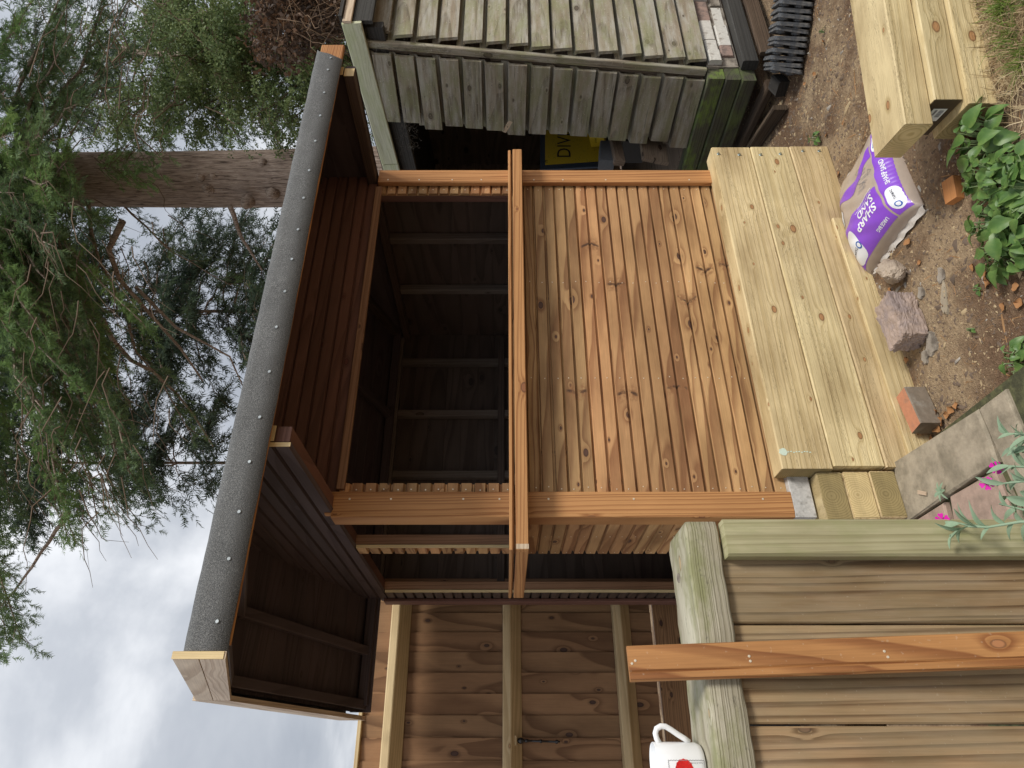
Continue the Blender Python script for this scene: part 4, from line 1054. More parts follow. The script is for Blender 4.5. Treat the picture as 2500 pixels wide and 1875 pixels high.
# ================================================================== rubble, bricks, offcut
from mathutils import noise as mnoise
def rock(name, label, c, dims, mat, rot=0.0, seed=1, boxy=0.5, cat='stone', rough=0.10):
    r = np.random.default_rng(seed)
    n1_, n2_ = 44, 72
    ph = r.uniform(0, 6.28, 24); fr = r.uniform(1.5, 6.0, (24, 3)); am = r.uniform(.3, 1.0, 24)
    cuts = [(Vector(r.normal(size=3)).normalized(), r.uniform(0.70, 0.95)) for _ in range(9)] if boxy < 0.6 else [(Vector(r.normal(size=3)).normalized(), r.uniform(1.05, 1.25)) for _ in range(6)]
    vv, ff = [], []
    for i in range(n1_ + 1):
        th = math.pi * i / n1_
        for j in range(n2_):
            a = 2 * math.pi * j / n2_
            d = Vector((math.sin(th) * math.cos(a), math.sin(th) * math.sin(a), math.cos(th)))
            q = max(abs(d.x), abs(d.y), abs(d.z)); s = (1 - boxy) + boxy / q * 0.92
            for nq, dist in cuts:
                k = d.dot(nq)
                if k > 0: s = min(s, dist / max(k, 1e-3) * 1.05)
            nz = sum(am[k] * math.sin(d.x * fr[k][0] * 1.6 + d.y * fr[k][1] * 1.6 + d.z * fr[k][2] * 1.6 + ph[k]) for k in range(24)) / 10
            s *= 1 + rough * nz
            q3 = d * s
            s *= 1 + 0.06 * mnoise.noise(q3 * 4.0 + Vector((seed, 0, 0))) + 0.045 * mnoise.noise(q3 * 9.0) + 0.03 * mnoise.noise(q3 * 21.0)
            vv.append(Vector((d.x * dims[0] * s, d.y * dims[1] * s, d.z * dims[2] * s)))
    for i in range(n1_):
        for j in range(n2_):
            ff.append((i * n2_ + j, (i + 1) * n2_ + j, (i + 1) * n2_ + (j + 1) % n2_, i * n2_ + (j + 1) % n2_))
    zmin = min(v.z for v in vv)
    Mx = Matrix.Translation((c.x, c.y, c.z - zmin - 0.006)) @ Matrix.Rotation(rot, 4, 'Z')
    o = obj(name, vv, ff, mat, None, Mx, False)
    return tag(o, label, cat)
c1 = onZ(2215, 785, 0.03); c1.z = 0
rock('rubble_lump', 'large pinkish block of broken brickwork lying beside the sleeper wall', c1, (0.118, 0.066, 0.060), M['rock'], R(3), 4, 0.93, 'rubble', 0.05)
c2 = onZ(2182, 664, 0.03); c2.z = 0
rock('rubble_lump', 'smaller angular buff stone lump between the sand bag and the broken brickwork', c2, (0.072, 0.048, 0.048), M['rock2'], R(28), 9, 0.3, 'stone', 0.12)
# red brick, lying on its long edge
bk = thing('brick', 'orange-red brick with a grimy grey side on the soil by the paving corner', 'brick', (1.2, 2.1, 0))
A = onZ(2190, 905, 0.085); B = onZ(2248, 1032, 0.085)
d = (B - A).normalized(); nrm = Vector((-d.y, d.x, 0)); nrm = nrm if nrm.dot(EYE - A) < 0 else -nrm
tilt = Matrix.Rotation(R(-7), 4, d)
Mx = frame(B + Vector((0, 0, -0.0425)), -d, (0, 0, 1))
v, f = extrude(oct_profile(0.075, 0.085, 0.004), 0.172)
v = [Vector((p[0], p[1] + (-0.0375 if Mx.to_3x3().col[1].dot(nrm) < 0 else 0.0375), p[2])) for p in v]
me = mesh('brick_body', v, f, M['brick_face']); me.materials.append(M['brick_grey']); fixn(me)
for p in me.polygons:
    nw = Mx.to_3x3() @ p.normal
    if nw.dot(nrm) < -0.5 or abs(p.normal.x) > 0.9: p.material_index = 1
link('brick_body', me, bk, Mx)
# broken corner chip beside it
A = onZ(2324, 480, 0.03); B = onZ(2316, 435, 0.03)
oc = thing('wood_offcut', 'small orange block of cut timber lying on the soil beside the green leaves', 'wood offcut', (A.x, A.y, 0))
dd = (B - A).normalized()
beam('block', A + Vector((0, 0, -0.008)) - dd * 0.018, A - dd * 0.018 + dd * 0.088 + Vector((0, 0, -0.008)), 0.055, 0.034, M['offcut'], oc, (-0.15, -0.1, 1), 0.0015)
# pale wood chip on the paving
p = onZ(2252, 1203, PZ + 0.004)
ch_ = beam('wood_chip', p + Vector((-.012, -.022, 0.002)), p + Vector((.010, .020, 0.003)), 0.014, 0.003, M['pale'], None, (0, 0, 1), 0.0008)
tag(ch_, 'tiny pale wood chip lying on the grey paving slab', 'wood chip')

# chips, pebbles, needles on the soil (nobody could count them)
def scatter(name, n, region, size, mat, flat=0.35, zf=soil_z, seed=3, reject=None, stretch=1.0):
    r = np.random.default_rng(seed)
    V, F = [], []
    base = np.array([[-1, -.6, 0], [1, -.5, 0], [.8, .6, 0], [-.9, .5, 0], [0, 0, 1]]); fc = np.array([[0, 1, 4], [1, 2, 4], [2, 3, 4], [3, 0, 4]])
    pts = []
    while len(pts) < n:
        x = r.uniform(region[0], region[1]); y = r.uniform(region[2], region[3])
        if reject and reject(x, y): continue
        pts.append((x, y))
    for k, (x, y) in enumerate(pts):
        s = size * math.exp(r.normal() * 0.5); a = r.uniform(0, 6.28)
        b = base * np.array([s * r.uniform(.7, 2.2) * stretch, s, s * flat * 2]) + r.normal(size=(5, 3)) * s * 0.15
        cx, sx_ = math.cos(a), math.sin(a)
        X_ = b[:, 0] * cx - b[:, 1] * sx_ + x; Y_ = b[:, 0] * sx_ + b[:, 1] * cx + y
        V.append(np.stack([X_, Y_, b[:, 2] + zf(x, y) - s * .1], 1)); F.append(fc + 5 * k)
    o = link(name, npmesh(name, np.concatenate(V), np.concatenate(F), mat)); kind(o, 'stuff'); return o
def not_soil(x, y):
    return (x < 1.05 and y < 2.45) or (y > 2.40 and x < 2.9)
scatter('soil_chips', 8000, (0.9, 4.2, 0.9, 3.2), 0.0026, plain('soil_chip', (0.42, 0.32, 0.19), 0.9, noise=0.5, nscale=9), 0.4, seed=3, reject=not_soil)
scatter('soil_crumbs', 9000, (0.9, 4.2, 0.9, 3.2), 0.0036, plain('soil_crumb', (0.15, 0.108, 0.078), 0.95, noise=0.6, nscale=9), 0.6, seed=5, reject=not_soil)
scatter('pebbles', 120, (1.1, 3.6, 1.2, 2.7), 0.006, plain('grey_pebble', (0.34, 0.31, 0.27), 0.9, noise=0.3, nscale=20), 0.5, seed=8, reject=not_soil)
scatter('fallen_needles', 2600, (0.9, 4.2, 0.9, 3.2), 0.0011, plain('dry_needle', (0.34, 0.19, 0.085), 0.9, noise=0.5, nscale=9), 0.5, seed=15, reject=not_soil, stretch=9.0)
# flat pieces of old mortar trodden into the soil
for pix, sz in (((2308, 730), (0.060, 0.018)), ((2275, 840), (0.048, 0.032)), ((2260, 870), (0.028, 0.020)), ((2300, 672), (0.030, 0.022)), ((2250, 715), (0.024, 0.018))):
    p = onZ(pix[0], pix[1], 0.002); k = 12
    ang = math.atan2(CA, SA)
    pts = []
    for i in range(k):
        a = 2 * math.pi * i / k; rr_ = 1 + 0.16 * math.sin(3 * a + pix[0]) + 0.10 * math.sin(5 * a + pix[1])
        q = Vector((math.cos(a) * sz[0] * rr_, math.sin(a) * sz[1] * rr_, 0)); pts.append(q)
    vv = [q * 1.08 + Vector((0, 0, -.004)) for q in pts] + [q + Vector((0, 0, .006 + 0.0015 * math.sin(i * 2))) for i, q in enumerate(pts)]
    ff = [(i, (i + 1) % k, k + (i + 1) % k, k + i) for i in range(k)] + [tuple(range(k, 2 * k))]
    Mx = Matrix.Translation(p) @ Matrix.Rotation(R(-25), 4, 'Z')
    tag(obj('mortar_piece', vv, ff, M['slab' if sz[0] > .05 else 'mortar'], None, Mx), {730: 'long pale sliver of old mortar in the soil, the whitest and longest of five', 840: 'broad buff mortar patch in the soil beside the broken brickwork block', 870: 'small mortar piece in the soil between the brick and the broad mortar patch', 672: 'mortar piece in the soil nearest to the green leaves', 715: 'small mortar piece in the soil between the two rubble lumps and the long sliver'}[pix[1]], 'mortar', 'mortar pieces in the soil')

# ================================================================== leaves on the ground
def dead_leaf_mesh(seed):
    r = np.random.default_rng(seed); k = 7
    V, F = [], []
    for i in range(k + 1):
        t = i / k; w = 0.42 * math.sin(math.pi * t ** 0.8) * (1 + 0.25 * math.sin(9 * t + seed))
        curl = 0.28 * math.sin(2.2 * t + seed)
        V += [(t - .5, -w, 0.16 + 0.12 * math.sin(5 * t + seed)), (t - .5, 0, 0.02 + curl * .3), (t - .5, w, 0.20 + 0.10 * math.cos(4 * t + seed))]
    for i in range(k):
        a = i * 3; F += [(a, a + 3, a + 4, a + 1), (a + 1, a + 4, a + 5, a + 2)]
    return mesh('dead_leaf', V, F, M['deadleaf'], True)
DL = [dead_leaf_mesh(s) for s in range(5)]
def leaf_on(pix, size, rot, z=0.004, k=0):
    p = onZ(pix[0], pix[1], z)
    Mx = Matrix.Translation(p) @ Matrix.Rotation(rot, 4, 'Z') @ Matrix.Rotation(random.uniform(-.3, .3), 4, 'X') @ Matrix.Scale(size, 4)
    o = link('dead_leaf', DL[k % 5], None, Mx)
    tag(o, 'curled brown fallen leaf lying on the bare soil', 'dead leaf', 'fallen brown leaves on the soil')
lp = [((2285, 1010), .035), ((2300, 1028), .04), ((2270, 1035), .05), ((2262, 1050), .035), ((2312, 1012), .03), ((2290, 1046), .045), ((2250, 1062), .04), ((2322, 1000), .035), ((2275, 1070), .03), ((2335, 990), .03),
      ((2175, 712), .045), ((2218, 590), .04), ((2245, 640), .025), ((2405, 668), .05), ((2413, 688), .045), ((2376, 654), .03), ((2048, 425), .03), ((2200, 455), .03), ((2490, 740), .035), ((2300, 745), .02),
      ((2450, 750), .03), ((2480, 700), .03), ((2214, 880), .03), ((1870, 118), .04), ((1935, 140), .03), ((1990, 180), .03), ((2000, 260), .02), ((1965, 205), .022), ((2010, 100), .025), ((2018, 330), .02), ((2060, 300), .02), ((2030, 170), .018), ((2470, 430), .04), ((2490, 640), .035)]
for k, (pix, s) in enumerate(lp): leaf_on(pix, s, random.uniform(0, 6.28), 0.006, k)

# ================================================================== broad-leaved plants
def broad_leaf(seed, L=1.0):
    r = np.random.default_rng(seed); k = 9; V, F = [], []
    fold = 0.10 + 0.10 * r.random(); droop = 0.35 + 0.3 * r.random()
    for i in range(k + 1):
        t = i / k
        w = 0.44 * (math.sin(math.pi * min(1, t * 0.93 + 0.07)) ** 0.75) * (1.05 - 0.45 * t) * (1 + 0.05 * math.sin(20 * t))
        if i == k: w = 0.0
        z = -droop * t * t
        V += [(t, -w, z + fold * w * 2 + .012 * math.sin(22 * t)), (t, -w * .5, z + fold * w * .6 + .02), (t, 0, z), (t, w * .5, z + fold * w * .6 + .02), (t, w, z + fold * w * 2 + .012 * math.cos(22 * t))]
    for i in range(k):
        for j in range(4): a = i * 5 + j; F.append((a, a + 5, a + 6, a + 1))
    return mesh('leaf', V, F, M['clump'], True)
BL = [broad_leaf(s) for s in range(6)]
def leafy_plant(name, label, centre, n, spread, h, size, group=None, seed=1):
    r = random.Random(seed)
    t = thing(name, label, 'leafy plant', tuple(centre), group)
    stems = MB()
    for i in range(n):
        a = r.uniform(0, 6.283); rr_ = spread * math.sqrt(r.random())
        px_, py_ = centre.x + math.cos(a) * rr_, centre.y + math.sin(a) * rr_ * 0.8
        hz = h * (0.35 + 0.65 * r.random()) * (1.05 - 0.45 * rr_ / spread)
        yaw = a + r.uniform(-1.0, 1.0); pit = r.uniform(-0.15, 0.75)
        s = size * r.uniform(0.38, 1.0)
        Mx = Matrix.Translation((px_, py_, hz)) @ Matrix.Rotation(yaw, 4, 'Z') @ Matrix.Rotation(pit - 0.25, 4, 'Y') @ Matrix.Rotation(r.uniform(-.5, .5), 4, 'X') @ Matrix.Scale(s, 4)
        link('leaf', BL[r.randrange(6)], t, Mx)
        b = Vector((centre.x + math.cos(a) * rr_ * 0.55, centre.y + math.sin(a) * rr_ * 0.45, 0.0)); e = Vector((px_, py_, hz))
        sv, sf = tube_data([b, (b + e) / 2 + Vector((0, 0, 0.02)), e], [0.0022, 0.002, 0.0015], 4, False); stems.add(sv, sf)
    kind(stems.build('stems', M['stem'], t), 'stuff')
    return t
for k, (pix, n, sp, hh, sz, lb) in enumerate([((2395, 345), 56, 0.12, 0.13, 0.075, 'broad-leaved green plant growing against the end of the lowest loose sleeper'),
        ((2425, 440), 64, 0.13, 0.12, 0.068, 'broad-leaved green plant beside the small orange timber block'),
        ((2430, 540), 64, 0.13, 0.11, 0.070, 'broad-leaved green plant in the middle of the clump, between its two neighbours'),
        ((2430, 610), 40, 0.09, 0.085, 0.070, 'low broad-leaved green plant at the end of the clump by two brown leaves'),
        ((2500, 470), 50, 0.13, 0.11, 0.066, 'broad-leaved green plant at the frame edge behind the clump')]):
    c = onZ(pix[0], pix[1], 0.05); c.z = 0
    leafy_plant('leafy_plant', lb, c, n, sp, hh, sz, 'broad-leaved plants on the soil', 20 + k)
c = onZ(1988, 352, 0.02); c.z = 0; leafy_plant('seedling', 'tiny green seedling growing against the right end of the sleeper wall', Vector((c.x + .02, c.y - .02, 0)), 9, 0.035, 0.06, 0.038, None, 41)
c = onZ(2480, 880, 0.02); c.z = 0; leafy_plant('seedling', 'small bright green weed on the soil above the paving corner', c, 22, 0.055, 0.06, 0.045, None, 42)
for k, pix in enumerate(((2395, 705), (2378, 800), (2012, 80), (1905, 262))):
    c = onZ(pix[0], pix[1], 0.0); leafy_plant('weed_sprout', 'tiny lone green sprout on the bare soil', Vector((c.x, c.y, 0)), 4, 0.014, 0.02, 0.022, 'lone sprouts on the soil', 50 + k)

# ---- grey-leaved campion with magenta flowers, bottom right
def blade_leaf(w=0.16, dr=0.4):
    k = 8; V, F = [], []
    for i in range(k + 1):
        t = i / k; ww = w * math.sin(math.pi * (t * .96 + .03)) ** .8
        V += [(t, -ww, -dr * t * t + ww * .5), (t, 0, -dr * t * t), (t, ww, -dr * t * t + ww * .5)]
    for i in range(k):
        a = i * 3; F += [(a, a + 3, a + 4, a + 1), (a + 1, a + 4, a + 5, a + 2)]
    return mesh('leaf', V, F, M['silver'], True)
SLF = [blade_leaf(.17, .3), blade_leaf(.13, .5), blade_leaf(.2, .15)]
def petal_mesh():
    V, F = [(0, 0, 0)], []
    V += [(0.35, -.16, .03), (0.8, -.42, .02), (1.0, -.22, -.03), (0.9, 0, 0.0), (1.0, .22, -.03), (0.8, .42, .02), (.35, .16, .03)]
    for i in range(1, 7): F.append((0, i, i + 1))
    return mesh('petal', V, F, M['magenta'], True)
PET = petal_mesh()
camp = thing('campion_plant', 'grey-green felted campion with small magenta flowers leaning over the paving by the gate', 'flowering plant', (0.70, 1.25, PZ))
def campion_stem(pixs, dists, flower=None, leaves=3, seed=0):
    r = random.Random(seed)
    pts = [at(x, y, d) for (x, y), d in zip(pixs, dists)]
    tube('stem', pts, [0.0034 - 0.0018 * i / max(1, len(pts) - 1) for i in range(len(pts))], M['silver'], camp, 6)
    for i in range(len(pts) - 1):
        for k in range(leaves):
            t = (k + r.random()) / leaves
            p = pts[i].lerp(pts[i + 1], t); d = (pts[i + 1] - pts[i]).normalized()
            side = d.orthogonal().normalized(); side.rotate(Matrix.Rotation(r.uniform(0, 6.28), 3, d))
            x = (d * 0.9 + side * 0.75).normalized()
            s = r.uniform(0.030, 0.058) * (1.25 - 0.55 * (i + t) / len(pts))
            link('leaf', SLF[r.randrange(3)], camp, frame(p, x, (side * -0.4 + Vector((0, 0, 1)))) @ Matrix.Scale(s, 4))
    if flower:
        p = at(*flower); nrm = (EYE - p).normalized() + Vector((0, 0, .5)) + Vector((r.uniform(-.3, .3), r.uniform(-.3, .3), 0)); nrm.normalize()
        for k in range(5):
            u = nrm.orthogonal().normalized(); u.rotate(Matrix.Rotation(2 * math.pi * k / 5 + seed, 3, nrm))
            link('petal', PET, camp, frame(p, u, nrm) @ Matrix.Scale(0.0155, 4))
        cv, cf = tube_data([p - nrm * 0.016, p - nrm * 0.006, p - nrm * 0.001], [0.003, 0.0048, 0.003], 8)
        obj('calyx', cv, cf, M['silver'], camp, None, True)
campion_stem([(2520, 1140), (2480, 1139), (2445, 1136)], [1.50, 1.52, 1.55], (2433, 1142, 1.56), 3, 1)
campion_stem([(2530, 1172), (2470, 1178), (2425, 1183)], [1.46, 1.50, 1.54], (2409, 1180, 1.55), 4, 2)
campion_stem([(2540, 1272), (2490, 1274), (2412, 1287), (2360, 1285), (2318, 1308)], [1.28, 1.31, 1.36, 1.38, 1.40], None, 3, 3)
campion_stem([(2412, 1287), (2360, 1282), (2320, 1272)], [1.36, 1.40, 1.44], (2301, 1270, 1.46), 2, 4)
campion_stem([(2540, 1060), (2490, 1060), (2450, 1058)], [1.5, 1.53, 1.56], None, 4, 5)
campion_stem([(2540, 1095), (2500, 1090), (2478, 1092)], [1.5, 1.53, 1.56], None, 3, 6)
campion_stem([(2560, 1210), (2500, 1245), (2440, 1230)], [1.3, 1.33, 1.38], None, 4, 7)
c = onZ(2300, 1200, PZ + .01)
for k in range(7):
    a = k * 0.9; link('leaf', SLF[k % 3], camp, frame(c + Vector((0, 0, 0.004)), (math.cos(a), math.sin(a), .35), (0, 0, 1)) @ Matrix.Scale(0.034, 4))

# ---- dry grass with green tufts behind the loose sleepers
def blades(name, n, sampler, h, w, mat, lean, seed, zf=lambda x, y: 0.0):
    r = np.random.default_rng(seed); P = sampler(n, r)
    a = r.uniform(0, 6.283, n); hh = h * np.exp(r.normal(size=n) * .35); le = np.abs(r.normal(size=n)) * lean
    ux, uy = np.cos(a), np.sin(a); px_, py_ = -uy * w, ux * w
    V = np.zeros((n, 5, 3)); m1 = 0.55
    for q, (t, ww) in enumerate(((0, 1), (0, -1), (m1, .8), (m1, -.8), (1, 0))):
        V[:, q, 0] = P[:, 0] + px_ * ww + ux * hh * le * t ** 1.6
        V[:, q, 1] = P[:, 1] + py_ * ww + uy * hh * le * t ** 1.6
        V[:, q, 2] = 0.001 + hh * t * (1 - np.minimum(0.93, le * 0.55 * t)) 
    i = np.arange(n)[:, None] * 5
    F = np.concatenate([i + np.array([[0, 1, 3]]), i + np.array([[0, 3, 2]]), i + np.array([[2, 3, 4]])], 0)
    o = link(name, npmesh(name, V.reshape(-1, 3), F, mat)); kind(o, 'stuff'); return o
g0 = onZ(2359, 0, 0.0); g1 = a3.copy(); g1.z = 0
def grass_area(n, r):
    t = r.uniform(-0.55, 1.35, n); q = r.uniform(0.0, 0.75, n) ** 1.0
    P = np.zeros((n, 2)); b0 = Vector((g1.x, g1.y)) + Vector((PN.x, PN.y)) * 0.10
    P[:, 0] = b0.x + PD.x * t + PN.x * q; P[:, 1] = b0.y + PD.y * t + PN.y * q
    keep = ~((P[:, 0] < 1.92) & (r.random(n) < 0.9))
    return P[keep] if keep.sum() == n else np.concatenate([P[keep], P[keep][:n - keep.sum()]])[:n]
blades('dry_grass', 15000, grass_area, 0.045, 0.0013, M['straw'], 2.2, 61)
def tufts(n, r):
    P = grass_area(90, r); k = r.integers(0, len(P), n)
    return P[k] + r.normal(size=(n, 2)) * 0.022
blades('green_grass', 9000, tufts, 0.055, 0.0015, M['grass'], 0.9, 62)

# ================================================================== tall fence behind
FY = 4.25
fen = thing('tall_fence', 'tall brown fence of vertical overlapping boards with pale triangular rails behind the bar hut', 'fence', (0.4, FY, 0))
x = 1.75; i = 0
FTOP = EZ + 0.80
while x > -1.3:
    w = 0.112
    # feather-edged boards, thick edge overlapping its neighbour
    pr = [(0, 0), (0, 0.020), (w, 0.010), (w, 0)]
    pr = [(-0.012, 0.012), (-0.012, 0.0205), (w * .97, 0.0095), (w, 0.008), (w, 0.0)]
    profile_board('fence_board', FTOP - 0.78 + random.uniform(-.004, .004), pr, M['fence'], fen, frame((x, FY + 0.028, 0.78), (0, 0, 1), (0, -1, 0)))
    x -= w; i += 1
def arris(zr, name='rail'):
    pr = [(-0.062, 0.0), (-0.003, 0.075), (0.003, 0.078), (0.040, 0.074), (0.046, 0.070), (0.046, 0.0)]
    profile_board(name, 3.1, pr, M['rail'], fen, frame((-1.3, FY, zr), (1, 0, 0), (0, -1, 0)))
for zr in (EZ + 0.625, EZ - 0.035, EZ - 0.69): arris(zr)
box('top_trim', (-1.3, 1.85), (FY - 0.012, FY + 0.034), (FTOP, FTOP + 0.022), M['rail'], fen)
box('gravel_board', (-1.3, 1.85), (FY + 0.002, FY + 0.03), (0.50, 0.765), M['fence'], fen)
box('gravel_board', (-1.3, 1.85), (FY - 0.018, FY + 0.001), (0.46, 0.60), M['rail'], fen)
box('gravel_board', (-1.3, 1.85), (FY + 0.002, FY + 0.03), (0.0, 0.49), M['tarred'], fen)
# black iron hook hanging from the middle rail
hk = lambda x, y: onY(x, y, FY - 0.045)
p0, p1 = hk(1272, 1808), hk(1362, 1811)
cv, cf = MB(), 0
mbk = MB()
def lathe(mb, a, b, prof, k=12):
    a, b = Vector(a), Vector(b); d = (b - a).normalized(); u = d.orthogonal().normalized(); w = d.cross(u); L = (b - a).length
    V = [a + d * (t * L) + (u * math.cos(2 * math.pi * i / k) + w * math.sin(2 * math.pi * i / k)) * r for t, r in prof for i in range(k)]
    n = len(prof); mb.add(V, [(j * k + i, j * k + (i + 1) % k, (j + 1) * k + (i + 1) % k, (j + 1) * k + i) for j in range(n - 1) for i in range(k)] + [tuple(reversed(range(k))), tuple(range((n - 1) * k, n * k))])
lathe(mbk, p0 + Vector((0, 0, .02)), p1, [(0, .004), (0.02, .013), (0.08, .017), (0.14, .013), (0.17, .006), (0.21, .009), (0.25, .009), (0.28, .006), (0.54, .0055), (0.56, .0095), (0.60, .0095), (0.62, .0055), (0.93, .0055), (0.95, .010), (1.0, .010)])
hv, hf = tube_data([p1, p1 + Vector((0, -.010, -.008)), p1 + Vector((0, -.024, -.004)), p1 + Vector((0, -.028, .010))], .0055, 8); mbk.add(hv, hf)
mbk.build('gate_hook', M['iron'], fen, None, True)
box('hook_plate', (p0.x - 0.024, p0.x + 0.024), (FY - 0.0570, FY - 0.022), (p0.z + 0.022, p0.z + 0.036), M['rail'], fen)

# ================================================================== old weathered shed on the right
SXo = 3.71
shed = thing('old_shed', 'old grey-green weathered feather-edge board shed leaning beside the bar hut on mossy timbers', 'shed', (4.3, 3.2, 0))
LEAN = -0.092
def sy(z): return 2.607 + LEAN * (z - 0.45)
ZC0, ZC1 = 0.445, 2.42
def feather(w): return [(0, 0.040), (0.002, 0.058), (w * 0.72, 0.050), (w * 0.78, 0.012), (w, 0.010), (w, 0.002), (w * 0.74, 0.004), (w * 0.66, 0.030)]
EXP = 0.133
zz = ZC0; i = 0
while zz < ZC1:
    w = EXP + 0.022
    j = lambda s=0.004: random.uniform(-s, s)
    wob = j(0.007); til = random.uniform(-0.011, 0.011)
    # left side, up to the doorway
    y0 = sy(zz) + 0.036; y1 = sy(zz) + 0.522 + j(0.022)
    top = 2.52 - 0.075 * 0.5
    Mx = frame((SXo, y1, zz + wob), (0, -1, til), (-1, 0, 0))
    profile_board('weatherboard', y1 - y0 + j(.006), feather(w), M['old'], shed, Mx)
    # front
    Mx = frame((SXo + 0.015 + j(.008), sy(zz) - 0.006, zz - wob), (1, 0, random.uniform(-0.008, 0.008)), (0, -1, 0))
    profile_board('weatherboard', 1.75, feather(w), M['old'], shed, Mx)
    zz += EXP * random.uniform(0.97, 1.03); i += 1
# corner and door posts following the lean
beam('corner_post', (SXo - 0.012, sy(ZC0) + 0.004, ZC0), (SXo - 0.012, sy(2.5) + 0.004, 2.5), 0.030, 0.046, M['old'], shed, (0, -1, 0), 0.004)
beam('door_post', (SXo + 0.035, sy(ZC0) + 0.50, ZC0), (SXo + 0.035, sy(2.5) + 0.50, 2.5), 0.05, 0.05, M['old_inside'], shed, (0, -1, 0), 0.004)
beam('corner_post', (SXo + 0.035, sy(ZC0) + 0.045, ZC0), (SXo + 0.035, sy(2.5) + 0.045, 2.5), 0.05, 0.05, M['old_inside'], shed, (0, -1, 0), 0.004)
# far part of the left side beyond the doorway, back, right and floor
for k in range(12):
    z0 = 0.46 + k * 0.168
    profile_board('inside_board', 0.75, [(0, 0), (0, .014), (.165, .014), (.165, .006), (.178, .006), (.178, 0)], M['old_inside'], shed, frame((SXo + 0.016, 4.98, z0), (0, -1, 0), (-1, 0, 0)))
    profile_board('inside_board', 2.0, [(0, 0), (0, .014), (.165, .014), (.165, .006), (.178, .006), (.178, 0)], M['old_inside'], shed, frame((SXo, 5.0, z0), (1, 0, 0), (0, -1, 0)))
    profile_board('inside_board', 2.5, [(0, 0), (0, .014), (.165, .014), (.165, .006), (.178, .006), (.178, 0)], M['old_inside'], shed, frame((5.55, 5.0, z0), (0, -1, 0), (-1, 0, 0)))
for z0 in (1.15, 1.95): box('inside_rail', (SXo + 0.05, 5.5), (4.935, 4.982), (z0, z0 + 0.05), M['old_inside'], shed)
box('inside_stud', (4.45, 4.50), (4.94, 4.984), (0.46, 1.148), M['old_inside'], shed, 'z')
box('floor', (SXo + 0.02, 5.5), (2.75, 5.0), (0.42, 0.445), M['old_inside'], shed)
# eave boards and roof
b0 = onX(858, 55, SXo - 0.05); b1 = onX(952, 398, SXo - 0.05); d = (b1 - b0)
beam('bargeboard', b0, b0 + d * 1.0, 0.022, 0.112, M['old_green'], shed, (0, 0, 1), 0.004)
beam('bargeboard', b0 + d * 1.006, b0 + d * 2.3, 0.022, 0.112, M['old_green'], shed, (0, 0, 1), 0.004)
rz = lambda y: b0.z + d.z / d.y * (y - b0.y)
beam('wall_plate', (SXo + 0.01, b0.y + 0.05, rz(b0.y) - 0.115), (SXo + 0.01, 4.9, rz(4.9) - 0.115), 0.05, 0.10, M['tarred'], shed)
rv = []
for x in (SXo - 0.035, 5.9):
    for y in (b0.y - 0.03, 5.1):
        for dz in (0.050, 0.068): rv.append((x, y, rz(y) + dz))
me = mesh('roof', rv, [(0, 2, 3, 1), (4, 5, 7, 6), (0, 1, 5, 4), (2, 6, 7, 3), (1, 3, 7, 5), (0, 4, 6, 2)], M['tarred']); fixn(me); link('roof', me, shed)
box('front_fascia', (SXo - 0.06, 5.6), (b0.y - 0.016, b0.y - 0.001), (b0.z - 0.002, b0.z + 0.048), M['pale'], shed)
box('front_fascia', (SXo - 0.03, 5.6), (b0.y + 0.0, b0.y + 0.022), (b0.z - 0.115, b0.z - 0.004), M['tarred'], shed)
# turn-button on the door edge
p = onX(1239, 308, SXo - 0.045); q = (onX(1228, 325, SXo - 0.045) - onX(1250, 291, SXo - 0.045)).normalized()
tb = beam('turn_button', p - q * 0.048, p + q * 0.048, 0.030, 0.014, M['pale'], shed, (-1, 0, 0), 0.003)
mb = MB(); nail_disc(mb, p + Vector((-0.0075, 0, 0)), (-1, 0, 0), 0.004, 0.001); mb.build('screw', M['tarred'], shed)
# timbers it stands on, stepping down (left side), and the plinth (front)
ys = sy(ZC0)
for k, (z1, z0, mt, dy) in enumerate(((0.437, 0.338, 'mossy', 0.0), (0.334, 0.245, 'mossy2', -0.004), (0.241, 0.157, 'mossy2', -0.008))):
    box('base_timber', (SXo - 0.085 - 0.014 * k, SXo + 0.02), (ys + dy, 4.6), (z0, z1), M[mt], shed, 'y', 0.006)
box('base_timber', (SXo + 0.03, 5.5), (ys - 0.035, ys + 0.05), (0.437, 0.51), M['tarred'], shed, 'x', 0.005)
box('base_timber', (SXo - 0.02, 5.5), (ys - 0.075, ys - 0.012), (0.145, 0.240), M['tarred'], shed, 'x', 0.006)
box('base_timber', (SXo + 0.02, 5.5), (ys - 0.105, ys - 0.078), (0.05, 0.142), M['rotten'], shed, 'x', 0.006)
# rendered plinth of broken bricks
bx = SXo + 0.035; k = 0
random.seed(5)
for row, (z0, z1) in enumerate(((0.345, 0.432), (0.252, 0.338))):
    bx = SXo + 0.03 + 0.07 * row
    while bx < 5.3:
        w = random.choice((0.20, 0.215, 0.11))
        if row == 1 and bx < SXo + 0.5 and random.random() < 0.0: pass
        jy = random.uniform(-.012, .012)
        mt = 'brickdull' if (row == 1 and k % 4 == 1) or (row == 0 and k == 3) else ('mortar' if row == 1 and k % 3 == 0 else 'render')
        o = box('brick', (bx, bx + w - 0.008), (ys - 0.040 + jy + 0.02 * row, ys + 0.06), (z0 + random.uniform(-.002, .006), z1 - random.uniform(0, .008)), M[mt], shed, 'x', 0.009)
        bx += w; k += 1
random.seed(12)
box('mortar_bed', (SXo + 0.01, 5.5), (ys - 0.012, ys + 0.07), (0.242, 0.4365), M['mortar'], shed, 'x', 0.004)
